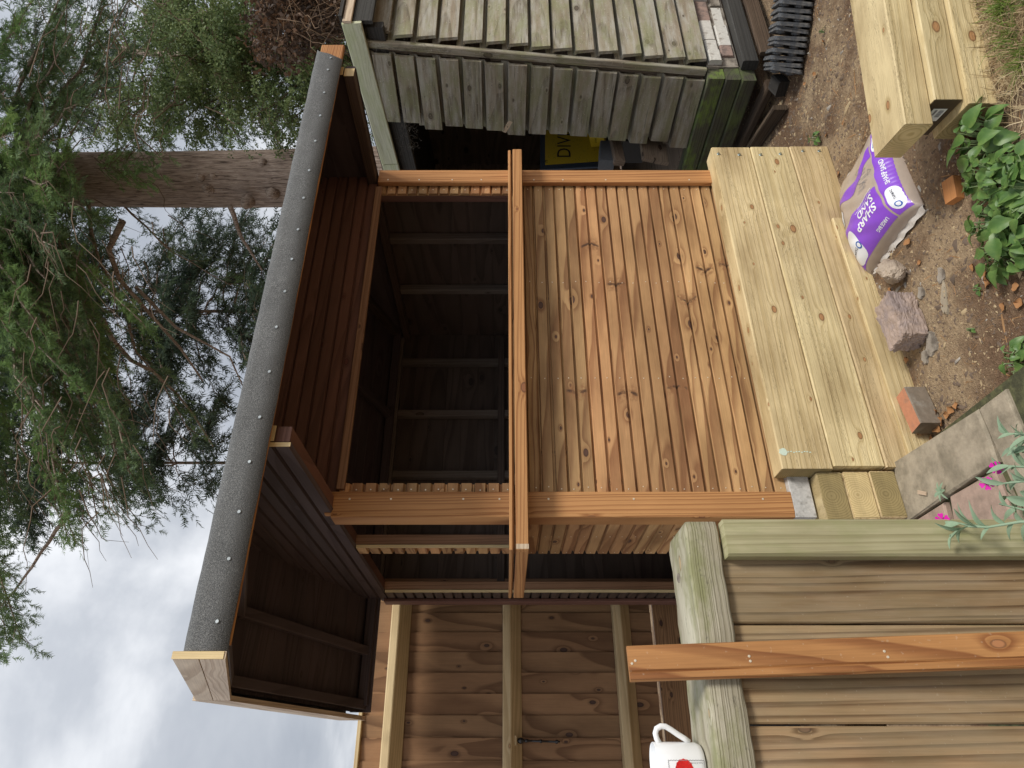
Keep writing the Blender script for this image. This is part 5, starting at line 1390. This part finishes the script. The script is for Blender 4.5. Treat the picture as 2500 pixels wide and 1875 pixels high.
# black damp-proof sheet and rotten pieces lying under the side
tag(beam('rotten_plank', onZ(1905, 262, 0.05), onZ(1835, 365, 0.05), 0.03, 0.085, M['rotten'], None, (0, 0, 1), 0.006), 'rotten dark plank lying on edge on the soil below the mossy timbers', 'plank')
tag(beam('rotten_plank', onZ(1880, 206, 0.07) , onZ(1808, 352, 0.09), 0.085, 0.05, M['rotten'], None, (0, 0, 1), 0.01), 'crumbling rotten plank directly under the mossy shed timbers', 'plank')
tag(beam('timber_block', onZ(1912, 218, 0.03) , onZ(1893, 199, 0.05), 0.09, 0.075, M['tarred'], None, (0, 0, 1), 0.008), 'short black timber block beside the stacked black plastic plates', 'timber block')

# cobwebs under the eave: fine tangled strands, nobody could count them
r = np.random.default_rng(77); mb = MB()
def strands(n, f, sp, th):
    for i in range(n):
        t = r.random(); p = f(t); pts = [p]
        d = Vector(r.normal(size=3)); d.normalize()
        for k in range(4):
            d = (d + Vector(r.normal(size=3)) * .6).normalized(); p = p + d * sp; pts.append(p)
        a, b = tube_data(pts, th, 3, False); mb.add(a, b)
strands(300, lambda t: Vector((SXo - 0.022, sy(2.3) + 0.06 + 0.52 * t, 2.335 + float(r.normal()) * .025 - 0.05 * t)), 0.012, 0.0005)
strands(140, lambda t: Vector((SXo - 0.03, sy(2.2 - t * .2) - 0.005, 2.42 - t * .45)), 0.012, 0.0005)
strands(120, lambda t: Vector((SXo - 0.02, b0.y + 0.9 * (1 - t * t), 2.30 + float(r.normal()) * .03)), 0.014, 0.0006)
kind(tag(mb.build('cobweb', M['web']), 'dusty cobwebs hanging under the eave of the old shed', 'cobweb'), 'stuff')

# yellow poster and stored things inside the old shed
PY = 3.62
c00 = onY(1326, 412, PY); 
def pos(x, y): return onY(x, y, PY)
sg = thing('framed_poster', 'yellow framed poster reading DIVE standing inside the old shed', 'poster', (pos(1470, 380).x, PY, 0.45))
P = [pos(1331, 402), pos(1331, 235), pos(1478, 235), pos(1478, 392)]
def quad_slab(name, P, th, mat, parent):
    v = [Vector(p) for p in P] + [Vector(p) + Vector((0, th, 0)) for p in P]
    me = mesh(name, v, [(0, 1, 2, 3), (7, 6, 5, 4), (0, 4, 5, 1), (1, 5, 6, 2), (2, 6, 7, 3), (3, 7, 4, 0)], mat); fixn(me); return link(name, me, parent)
quad_slab('print', P, 0.004, M['yellow'], sg)
F0 = [pos(1319, 413), pos(1319, 228), pos(1490, 228), pos(1490, 404)]
for p in F0: p.y += 0.005
quad_slab('frame', F0, 0.015, M['navy'], sg)
ex = (pos(1400, 300) - pos(1400, 380)); ux = ex.normalized(); uz = Vector((0, 0, 1))
o0 = pos(1393, 386) + Vector((0, -0.0015, 0)); hgt = (pos(1360, 380) - pos(1393, 380)).length
sc_ = (pos(1400, 310) - pos(1400, 386)).length
lettering('lettering', 'DIVE', hgt * 1.38, lambda u, v: o0 + ux * u + uz * (v - 0.0), M['ink'], sg, sc_ * 0.86, 0.0)
r = random.Random(3); mb = MB()
for i in range(70):
    x_ = r.choice((r.uniform(1337, 1360), r.uniform(1398, 1440), r.uniform(1440, 1470))); y_ = r.uniform(320, 398)
    q = pos(x_, y_) + Vector((0, -0.0012, 0)); pts = [(0, 0)]
    for k in range(r.randint(2, 5)): pts.append((pts[-1][0] + r.uniform(-.004, .009), pts[-1][1] + r.uniform(-.005, .005)))
    ribbon(mb, pts, 0.0011, lambda a, b, q=q: q + ux * a + uz * b)
for (x_, y_) in ((1337, 396), (1338, 318)):
    q = pos(x_, y_) + Vector((0, -0.0012, 0)); ribbon(mb, [(0, 0), (0, .018), (.018, .018), (.018, 0)], 0.006, lambda a, b, q=q: q + ux * a + uz * b)
mb.build('doodles', M['ink'], sg)
def junk(name, label, cat, pa, pb, w, h, mat, up=(0, 0, 1), Y=3.35):
    a, b = onY(pa[0], pa[1], Y), onY(pb[0], pb[1], Y)
    return tag(beam(name, a, b, w, h, M[mat], None, up, 0.006), label, cat)
junk('yellow_bag', 'yellow bag with black lettering lying beside the yellow poster in the old shed', 'bag', (1458, 345), (1465, 300), 0.10, 0.11, 'yellow', (0.2, 0.3, 1), 3.55)
yb = bpy.data.objects['yellow_bag']
q = onY(1452, 338, 3.42); lettering('lettering', 'CONCRETE', 0.03, lambda u, v: Vector((q.x + u, 3.46, q.z - 0.02 + v)), M['ink'], yb, 0.10)
junk('grey_tin', 'grey dusty tin box standing in the old shed doorway', 'tin', (1480, 405), (1482, 358), 0.10, 0.105, 'junk_grey', (0, 0, 1), 3.30)
junk('timber_block', 'old rough timber block with splintered end in the shed doorway', 'timber block', (1512, 398), (1498, 330), 0.05, 0.075, 'old_inside', (0, -.2, 1), 3.25)
junk('tool_box', 'black tool box behind the timber block in the old shed', 'box', (1545, 372), (1535, 300), 0.2, 0.17, 'junk', (0, 0, 1), 3.45)
junk('timber_board', 'wide worn board leaning upright at the foot of the shed doorway', 'board', (1600, 395), (1590, 330), 0.03, 0.19, 'old_inside', (0, -.25, 1), 3.20)
# black plastic plates standing like books by the old shed
pl_v = None
A0 = onZ(1962, 186, 0.0); A1 = onZ(2004, -60, 0.0)
dirp = (A1 - A0).normalized(); NP = 14
def plate_mesh():
    L, H, T = 0.30, 0.185, 0.020
    pts = rnd_rect(0, 0, L, H, 0.022, 4)
    n = len(pts); V = [(a, b, 0) for a, b in pts] + [(a, b, T * .5) for a, b in pts] + [(a * .96 + .006, b * .96 + .004, T * .5) for a, b in pts] + [(a * .96 + .006, b * .96 + .004, T) for a, b in pts]
    F = [tuple(reversed(range(n)))] + [(k * n + i, k * n + (i + 1) % n, (k + 1) * n + (i + 1) % n, (k + 1) * n + i) for k in range(3) for i in range(n)] + [tuple(range(3 * n, 4 * n))]
    me = mesh('plate', V, F, M['rubber']); fixn(me); return me
def stud_mesh():
    mb = MB()
    for r0, r1, z0, z1 in ((0.026, 0.024, 0.0, 0.010), (0.015, 0.013, 0.010, 0.014)):
        k = 14
        V = [(math.cos(2 * math.pi * i / k) * r_, math.sin(2 * math.pi * i / k) * r_, z) for r_, z in ((r0, z0), (r1, z1)) for i in range(k)]
        mb.add(V, [(i, (i + 1) % k, k + (i + 1) % k, k + i) for i in range(k)] + [tuple(range(k, 2 * k))])
    return mesh('stud', mb.v, mb.f, M['rubber'])
PM, SM = plate_mesh(), stud_mesh()
back = Vector((-dirp.y, dirp.x, 0)); back = back if back.dot(FWD) > 0 else -back
random.seed(8)
for k in range(NP):
    p = A0 + dirp * (0.008 + 0.033 * k) + back * random.uniform(-0.012, 0.012)
    p.z = 0.004
    t = thing('plastic_plate', 'black plastic ribbed plate standing on edge in the row beside the old shed', 'plastic plate', tuple(p), 'black plates stood in a row')
    up = (Vector((0, 0, 1)) + back * 0.22 + dirp * (0.10 + random.uniform(-.05, .05))).normalized()
    xd = (back + Vector((0, 0, random.uniform(-.02, .03))) - up * (back.dot(up))).normalized()
    z = xd.cross(up).normalized()
    Mx = Matrix.Identity(4)
    for i, v in enumerate((xd, up, z)):
        for j in range(3): Mx[j][i] = v[j]
    Mx.translation = p
    link('plate', PM, t, Mx)
    for sx_, sy_ in ((0.035, 0.15), (0.035, 0.07)):
        link('stud', SM, t, Mx @ Matrix.Translation((sx_, sy_, 0.0)) @ Matrix.Rotation(math.pi, 4, 'X') if z.dot(-dirp) < 0 else Mx @ Matrix.Translation((sx_, sy_, 0.02)))

# ================================================================== trees
def spray_template(seed, n=8, droop=0.18, wid=0.42, w=0.062):
    r = np.random.default_rng(seed); V, F = [], []
    for i in range(n):
        t = (i + 0.5) / n
        for s in (-1, 1):
            L = wid * (0.55 + 1.0 * math.sin(math.pi * (0.15 + 0.75 * t))) * 0.62 * r.uniform(0.55, 1.3); a = R(48 + r.uniform(-20, 18))
            b = np.array([t * .95, 0, -droop * t * t + r.normal() * .02]); tip = b + np.array([math.cos(a) * L, s * math.sin(a) * L, L * r.uniform(-.45, .25)])
            m1 = (b + tip) / 2 + np.array([-.03, s * .03, 0])
            k = len(V); V += [b + [-w, 0, 0], b + [w * .6, 0, 0], tip]; F.append([k, k + 1, k + 2])
    k = len(V); V += [np.array([0, -.018, 0]), np.array([0, .018, 0]), np.array([1.15, 0, -droop * 1.2])]; F.append([k, k + 1, k + 2])
    return np.array(V), np.array(F)
def leaf_template(seed, n=9):
    r = np.random.default_rng(seed); V, F = [], []
    for i in range(n):
        t = (i + 1) / n; a = r.uniform(0, 6.28); o = np.array([t, math.cos(a) * .12, math.sin(a) * .12]); d = r.normal(size=3); d /= np.linalg.norm(d); s = np.cross(d, r.normal(size=3)); s /= np.linalg.norm(s)
        L = r.uniform(.20, .34); k = len(V)
        V += [o, o + d * L * .5 + s * L * .30, o + d * L, o + d * L * .5 - s * L * .30]; F += [[k, k + 1, k + 2], [k, k + 2, k + 3]]
    return np.array(V), np.array(F)
CON = [spray_template(s) for s in range(5)]
CONB = [spray_template(s + 20, 5, 0.25, 0.5, 0.085) for s in range(4)]
LEA = [leaf_template(s) for s in range(4)]
def place_sprays(name, mat, P, D, S, templates, parent, seed=0):
    r = np.random.default_rng(seed); P = np.asarray(P); D = np.asarray(D); S = np.asarray(S)
    D = D / np.linalg.norm(D, axis=1, keepdims=True)
    rv_ = r.normal(size=D.shape) * 0.55 + np.array([0, 0, 1.0])
    Yv = np.cross(rv_, D); Yv /= np.linalg.norm(Yv, axis=1, keepdims=True); Zv = np.cross(D, Yv)
    pick = r.integers(0, len(templates), len(P)); Vs, Fs, off = [], [], 0
    for t, (tv, tf) in enumerate(templates):
        i = np.where(pick == t)[0]
        if not len(i): continue
        v = (P[i][:, None, :] + S[i][:, None, None] * (tv[None, :, 0:1] * D[i][:, None, :] + tv[None, :, 1:2] * Yv[i][:, None, :] + tv[None, :, 2:3] * Zv[i][:, None, :]))
        Vs.append(v.reshape(-1, 3)); Fs.append((tf[None] + (np.arange(len(i)) * len(tv))[:, None, None]).reshape(-1, 3) + off); off += v.shape[0] * v.shape[1]
    return kind(link(name, npmesh(name, np.concatenate(Vs), np.concatenate(Fs), mat), parent), 'stuff')
def limb_curve(a, b, sag, n=9, seed=0, wig=0.10):
    r = np.random.default_rng(seed); a = np.array(a); b = np.array(b); L = np.linalg.norm(b - a); out = []
    w = np.cumsum(r.normal(size=(n, 3)) * L * wig / n, axis=0); w -= np.linspace(0, 1, n)[:, None] * w[-1] * 0.6
    for i in range(n):
        t = i / (n - 1); p = a + (b - a) * t + np.array([0, 0, sag * 4 * t * (1 - t)]) + w[i] * (1 if i else 0); out.append(p)
    return np.array(out)
def foliage_on(curve, r, P, D, S, TW, t0=0.25, ntw=26, twl=0.9, spacing=0.075, size=0.16, droop=0.5, spread=1.0, two=True):
    """feathery side twigs along a limb; each twig carries sprays left and right"""
    n = len(curve); seg = np.diff(curve, axis=0)
    for k in range(ntw):
        t = t0 + (1 - t0) * (k + r.random()) / ntw
        i = min(n - 2, int(t * (n - 1))); f = t * (n - 1) - i
        p = curve[i] * (1 - f) + curve[i + 1] * f
        d = seg[i] / np.linalg.norm(seg[i])
        lat = np.cross(d, [0, 0, 1]); lat /= (np.linalg.norm(lat) + 1e-6)
        s = r.choice([-1, 1])
        dr = d * r.uniform(0.35, 0.95) + lat * s * spread * r.uniform(0.35, 1.0) + np.array([0, 0, r.uniform(-droop, droop * 0.35)])
        dr /= np.linalg.norm(dr)
        L = twl * r.uniform(0.45, 1.15) * (1.15 - 0.65 * t)
        m_ = max(3, int(L / spacing)); pts = []
        q = p.copy(); dd = dr.copy()
        for j in range(m_ + 1):
            pts.append(q.copy())
            side = np.cross(dd, [0, 0, 1]); side /= (np.linalg.norm(side) + 1e-6)
            if j > 0:
                for s2 in ((-1, 1) if two else (r.choice([-1, 1]),)):
                    sd = dd * r.uniform(.3, .9) + side * s2 * r.uniform(.3, .95) + np.array([0, 0, r.uniform(-.55, .40)]) + r.normal(size=3) * 0.25
                    P.append(q + r.normal(size=3) * 0.012); D.append(sd); S.append(size * r.uniform(.6, 1.25) * (1.1 - 0.45 * j / m_))
            dd = dd + np.array([0, 0, -droop * 0.10]) + r.normal(size=3) * 0.07; dd /= np.linalg.norm(dd)
            q = q + dd * (L / m_)
        P.append(q); D.append(dd); S.append(size * 0.9)
        TW.append(pts)
def twigs(name, TW, r0, mat, parent):
    mb = MB()
    for pts in TW:
        n = len(pts); a, b = tube_data([Vector(p) for p in pts[::2]] if n > 4 else [Vector(p) for p in pts], [r0 * (1 - .8 * i / max(1, (n - 1) / 2 if n > 4 else n - 1)) + .0008 for i in range(len(pts[::2]) if n > 4 else n)], 3, False); mb.add(a, b)
    return kind(mb.build(name, mat, parent), 'stuff')
def conifer(label, name, trunk, limbs, mat, seed, size, twl, ntw, spacing, group=None, trunk_sides=28, droop=0.5, bright=None, barkscale=1.0, limb_r=0.045, cat='tree', tmpl=CON):
    r = np.random.default_rng(seed)
    t = thing(name, label, cat, tuple(trunk[0][0]), group)
    pts = [Vector(p) for p, _ in trunk]; rad = [q for _, q in trunk]
    V, F = tube_data(pts, rad, trunk_sides)
    rr_ = np.random.default_rng(seed + 1)
    k = trunk_sides; ph = rr_.uniform(0, 6.28, k)
    V2 = []
    for i, v in enumerate(V):
        ring, s = divmod(i, k)
        if ring < len(pts):
            c = pts[ring]; V2.append(c + (v - c) * (1 + 0.035 * math.sin(ph[s] + ring * .35) + 0.02 * math.sin(5 * 2 * math.pi * s / k + ring * .2)))
    obj('trunk', V2, F, M['bark'], t, None, True)
    P, D, S, TW = [], [], [], []; P2, D2, S2 = [], [], []
    for li, (a, b, sag, dens) in enumerate(limbs):
        c = limb_curve(a, b, sag, 10, seed * 100 + li)
        L = float(np.linalg.norm(np.array(b) - np.array(a)))
        r0 = min(0.075, limb_r * (0.30 + 0.22 * L))
        V, F = tube_data([Vector(p) for p in c], [r0 * (1 - 0.86 * i / 9) for i in range(10)], 7); obj('branch', V, F, M['bark'], t, None, True)
        if bright is not None and (li % 3 == 0): foliage_on(c, r, P2, D2, S2, TW, 0.22, int(ntw * dens * L), twl, spacing, size, droop)
        else: foliage_on(c, r, P, D, S, TW, 0.20, int(ntw * dens * L), twl, spacing, size, droop)
    place_sprays('foliage', mat, P, D, S, tmpl, t, seed)
    if P2: place_sprays('foliage', bright, P2, D2, S2, CON, t, seed + 7)
    twigs('twigs', TW, 0.0042, M['twig'], t)
    return t, len(P) + len(P2)

def T(x, y, d): return tuple(at(x, y, d))
NS = 0
# the big trunk behind the hut
tb_, tt_ = at(1900, 432, 8.0), at(-700, 438, 8.0)
trunk = []
for i in range(26):
    f = i / 25; p = tb_.lerp(tt_, f); p = p + Vector((0.03 * math.sin(f * 9), 0.03 * math.cos(f * 7), 0)); trunk.append((p, 0.375 * (1 - 0.30 * f)))
trunk[0] = (Vector((trunk[0][0].x, trunk[0][0].y, -0.02)), 0.42)
def tp(x, off=0.0): return T(x, 436, 8.0 - off)
def inpoly(x, y, poly):
    c = False; j = len(poly) - 1
    for i in range(len(poly)):
        if ((poly[i][1] > y) != (poly[j][1] > y)) and (x < (poly[j][0] - poly[i][0]) * (y - poly[i][1]) / (poly[j][1] - poly[i][1] + 1e-9) + poly[i][0]): c = not c
        j = i
    return c
limbs = [  # from the trunk, to the tip, sag, density: the long ones sweep to the left of the upright view
    (tp(90), T(170, 1330, 6.6), 0.25, 1.0), (tp(-120), T(60, 1540, 6.4), 0.30, 1.0), (tp(150), T(330, 1210, 7.2), 0.35, 0.9),
    (tp(-40), T(230, 980, 6.2), 0.20, 1.0), (tp(210), T(470, 1060, 7.8), 0.25, 0.7), (tp(-220), T(-60, 1180, 6.4), 0.2, 1.0),
    (tp(60), T(330, 760, 6.4), 0.15, 0.9), (tp(-60), T(120, 620, 5.8), 0.1, 1.0), (tp(250), T(560, 700, 8.3), 0.2, 0.4),
    (tp(-150), T(20, 320, 6.0), 0.1, 1.0), (tp(30), T(210, 250, 6.3), 0.15, 1.0), (tp(120), T(330, 90, 6.8), 0.15, 0.9),
    (tp(-100), T(60, 60, 6.2), 0.1, 1.0), (tp(20), T(220, 520, 6.4, ), 0.05, 1.0), (tp(80), T(360, 1290, 8.4), 0.35, 0.7),
    (tp(-250), T(0, 820, 5.8), 0.1, 1.0), (tp(-300), T(-120, 1460, 6.6), 0.2, 1.0), (tp(-260), T(40, 480, 5.6), 0.0, 1.0),
    (tp(-330), T(-40, 1600, 6.8), 0.2, 0.9), (tp(-200), T(-20, 150, 5.8), 0.0, 1.0), (tp(0), T(130, 1080, 6.0), 0.2, 1.0)]
rl = random.Random(4); POLY = [(-250, -150), (-250, 1640), (60, 1580), (190, 1380), (300, 1220), (300, 560), (170, 430), (260, 250), (300, -150)]
while len(limbs) < 96:
    x, y = rl.uniform(-250, 420), rl.uniform(-150, 1600)
    if not inpoly(x, y, POLY): continue
    up_ = 60 + 0.16 * abs(y - 436) + rl.uniform(0, 90)
    limbs.append((tp(x - up_), T(x, y, rl.uniform(5.6, 8.6)), rl.uniform(0.0, 0.25), rl.uniform(0.7, 1.1)))
_, n_ = conifer('huge old conifer with a thick red-brown trunk and long drooping branches behind the bar hut', 'conifer_tree', trunk, limbs, M['needle_a'], 3, 0.135, 0.42, 17.0, 0.085, None, 32, 0.28, M['needle_c'], 1.0, 0.026); NS += n_
for (kx, ky) in ((600, 500), (660, 478), (520, 430), (490, 434), (555, 430), (505, 462), (300, 430), (640, 396)):
    pk = at(kx, ky, 7.66); st_ = MB()
    n_out = (EYE - pk); n_out.z = 0; n_out.normalize(); n_out = (n_out + RGT * ((436 - ky) / 90.0) * 0.8).normalized()
    lathe(st_, pk - n_out * 0.10, pk + n_out * random.uniform(.0, .05), [(0, .085), (0.55, .06), (0.85, .045), (0.97, .03), (1.0, .012)], 9)
    st_.build('branch_stub', M['bark'], bpy.data.objects['conifer_tree'], None, True)
for br, rad_ in ((((300, 540), (265, 610), (290, 680), (360, 760), (440, 850), (495, 930)), .036), (((330, 700), (430, 800), (560, 870), (600, 960)), .022), (((250, 780), (275, 830), (320, 880), (370, 905), (430, 960), (470, 1010), (520, 1090)), .030),
                 (((60, 930), (90, 985), (115, 1040), (150, 1150), (160, 1230)), .034), (((170, 1250), (120, 1320), (60, 1410), (-20, 1510)), .026), (((60, 470), (72, 530), (80, 620), (72, 720), (60, 820)), .080), (((110, 640), (190, 760), (230, 840), (260, 940)), .03), (((60, 700), (150, 840), (220, 930), (260, 1010)), .02), (((560, 500), (590, 580), (640, 660)), .03)):
    pb = [at(x, y, 7.4 + 0.15 * i) for i, (x, y) in enumerate(br)]
    pc = []
    for i in range(len(pb) - 1):
        for k in range(3): pc.append(pb[i].lerp(pb[i + 1], k / 3) + Vector((random.uniform(-.015, .015),) * 3))
    pc.append(pb[-1])
    tube('branch', pc, [rad_ * (1 - 0.72 * i / (len(pc) - 1)) for i in range(len(pc))], M['bark'], bpy.data.objects['conifer_tree'], 8)
big = bpy.data.objects['conifer_tree']; mbt = MB(); r = np.random.default_rng(91)
for i in range(170):
    x, y = r.uniform(40, 420), r.uniform(40, 1250)
    if not inpoly(x, y, [(-250, -150), (-250, 1640), (60, 1540), (300, 1180), (420, 1000), (420, -150)]): continue
    p = np.array(at(x, y, r.uniform(5.4, 7.6))); sgn = 1 if y > 436 else -1
    q = p + np.array(RGT) * (-sgn) * r.uniform(.25, .9) + np.array([0, 0, r.uniform(-.45, .15)]) + r.normal(size=3) * .12
    c = limb_curve(p, q, 0.04, 6, 4000 + i, 0.35); a_, b_ = tube_data([Vector(k) for k in c], [0.006 * (1 - .75 * k / 5) for k in range(6)], 4, False); mbt.add(a_, b_)
kind(mbt.build('dead_twigs', M['twig'], big), 'stuff')
# darker conifers standing further back
def back_tree(px, d, r0, label, seed, n, poly, dens=1.0):
    global NS
    r = np.random.default_rng(seed)
    base = at(1232, px, d); base.z = 0
    top = at(-300, px, d)
    tr = [(base.lerp(top, i / 11), r0 * (1 - 0.75 * i / 11)) for i in range(12)]
    L = []; xs = [p[0] for p in poly]; ys = [p[1] for p in poly]
    while len(L) < n:
        x = r.uniform(min(xs), max(xs)); y = r.uniform(min(ys), max(ys))
        if not inpoly(x, y, poly): continue
        if len(L) % 3 == 0: y = px + r.normal() * 45
        tip = at(x, y, d + r.uniform(-1.6, 1.2))
        h = tip.z + 0.30 * abs((y - px) / FPX * d) + 0.2
        L.append(((base.x, base.y, h), tuple(tip), 0.15, dens))
    _, n_ = conifer(label, 'conifer_tree', tr, L, M['needle_b'], seed, 0.25, 0.75, 10.5, 0.135, None, 14, 0.32, None, 1.0, 0.026, 'tree', CONB); NS += n_
back_tree(760, 12.5, 0.05, 'dark conifer standing behind and left of the thick trunk, seen past the felt roof edge', 21, 125, [(-50, 490), (-50, 1020), (600, 1010), (770, 560), (790, 490)])
back_tree(1130, 13.0, 0.05, 'dark conifer beyond the left part of the felt roof, branches reaching to the open sky', 22, 70, [(-50, 820), (-50, 1380), (230, 1330), (380, 1260), (520, 1240), (680, 820)])
back_tree(240, 13.5, 0.05, 'dark conifer standing at the right behind the small-leaved tree', 23, 44, [(100, -50), (100, 370), (760, 360), (620, -50)], 0.8)

# small-leaved tree at the right, in front of the conifers
r = np.random.default_rng(31)
bt = thing('small_leaved_tree', 'light green small-leaved tree behind the old shed, right of the thick trunk', 'tree', tuple(at(1232, 60, 9.0) * 1.0))
b_ = at(1232, 150, 9.0); b_.z = 0
tube('trunk', [b_, b_ + Vector((0.1, 0, 1.5)), at(700, 170, 9.0), at(300, 120, 9.0)], [0.12, 0.11, 0.08, 0.04], M['bark'], bt, 10)
P, D, S, TW = [], [], [], []
for i in range(64):
    y = r.uniform(-60, 350); x = r.uniform(220, 860)
    if x > 620 and y < 70: x -= 250
    tip = np.array(at(x, y, r.uniform(7.0, 9.4)))
    a = np.array(at(min(1000, x + 190), 160 + (y - 160) * 0.35, 9.0))
    c = limb_curve(a, tip, 0.15, 8, 900 + i, 0.2)
    V_, F_ = tube_data([Vector(p) for p in c], [0.014 * (1 - .85 * k / 7) for k in range(8)], 5); obj('branch', V_, F_, M['twig'], bt, None, True)
    foliage_on(c, r, P, D, S, TW, 0.10, 18, 0.50, 0.07, 0.155, 0.45, 1.0)
place_sprays('foliage', M['broad'], P, D, S, LEA, bt, 5); twigs('twigs', TW, 0.004, M['twig'], bt); NS += len(P)
# thin twig with leaves crossing in front of it
P, D, S, TW = [], [], [], []
for (pa, pb, d_) in (((300, -40), (500, 125), 5.2), ((280, -30), (340, 90), 5.2), ((500, 260), (560, 330), 6.0)):
    c = limb_curve(np.array(at(*pa, d_)), np.array(at(*pb, d_)), -0.1, 8, int(pa[0]), .15); TW.append(list(c))
    foliage_on(c, r, P, D, S, TW, 0.1, 12, 0.26, 0.05, 0.10, 0.5, 1.0)
sp_ = thing('hanging_spray', 'thin leafy twig hanging in front of the small-leaved tree at the right', 'branch', tuple(at(400, 60, 5.2)))
place_sprays('leaves', M['broad'], P, D, S, LEA, sp_, 6); twigs('twigs', TW, 0.004, M['twig'], sp_)

# withered creeper hanging over the old shed's roof
r = np.random.default_rng(44); cr = thing('withered_creeper', 'tangled brown withered creeper hanging above the old shed roof', 'climbing plant', tuple(at(840, 10, 5.2)))
mb = MB()
for i in range(260):
    x, y = r.uniform(630, 850), r.uniform(-140, 100)
    if y > 175 - (x - 630) * 0.35 : continue
    p = at(x, y, r.uniform(5.2, 6.3)); d = Vector((r.normal() * .5, r.normal() * .5, -1.0 + r.normal() * .6)).normalized(); pts = [p]
    for k in range(7):
        d = (d + Vector(r.normal(size=3)) * .45 + Vector((0, 0, -.12))).normalized(); p = p + d * 0.085; pts.append(p)
    if max(q.x for q in pts) > 0: a, b = tube_data(pts, [0.0055 * (1 - .6 * k / 7) * r.uniform(.5, 1.1) for k in range(8)], 4, False); mb.add(a, b)
kind(mb.build('stems', M['vine'], cr, None, True), 'stuff')
P, D, S = [], [], []
for i in range(1500):
    x, y = r.uniform(615, 830), r.uniform(-140, 150)
    if y > 150 - max(0, x - 690) * 0.6: continue
    P.append(np.array(at(x, y, r.uniform(5.3, 6.8)))); D.append(r.normal(size=3) + np.array([0, 0, -.6])); S.append(r.uniform(.10, .2))
place_sprays('leaves', M['brownleaf'], P, D, S, LEA, cr, 9)
# leafy shoots seen in the gap between the two roofs
r = np.random.default_rng(46); gp = thing('leafy_shoot', 'thin leafy shoot seen in the gap between the two roofs', 'plant', tuple(at(1232, 260, 6.6)))
P, D, S, TW = [], [], [], []
for (pa, pb) in (((1000, 300), (850, 180)), ((1000, 345), (880, 250)), ((1010, 380), (900, 330)), ((980, 320), (860, 230))):
    c = limb_curve(np.array(at(*pa, 6.8)), np.array(at(*pb, 6.8)), 0.0, 8, pa[1], .2); TW.append(list(c)); foliage_on(c, r, P, D, S, TW, 0.0, 13, 0.16, 0.04, 0.085, 0.3, 1.0)
place_sprays('leaves', M['broad'], P, D, S, LEA, gp, 8); twigs('twigs', TW, 0.004, M['twig'], gp)
# a bright spray hanging in front of the thick trunk
r = np.random.default_rng(48); hb = thing('conifer_spray', 'bright green conifer spray hanging in front of the thick trunk', 'branch', tuple(at(330, 390, 6.9)))
P, D, S, TW = [], [], [], []
for (pa, pb) in (((240, 380), (400, 325)), ((250, 400), (410, 370)), ((230, 410), (395, 425)), ((220, 380), (350, 445))):
    c = limb_curve(np.array(at(*pa, 7.0)), np.array(at(*pb, 6.8)), 0.0, 8, pa[1] + 1, .12); TW.append(list(c)); foliage_on(c, r, P, D, S, TW, 0.05, 17, 0.24, 0.045, 0.085, 0.3, 1.0)
place_sprays('foliage', M['needle_c'], P, D, S, CON, hb, 8); twigs('twigs', TW, 0.004, M['twig'], hb)
print('SPRAYS', NS, 'TRIS', sum(len(o.data.polygons) for o in scene.objects if o.type == 'MESH'))
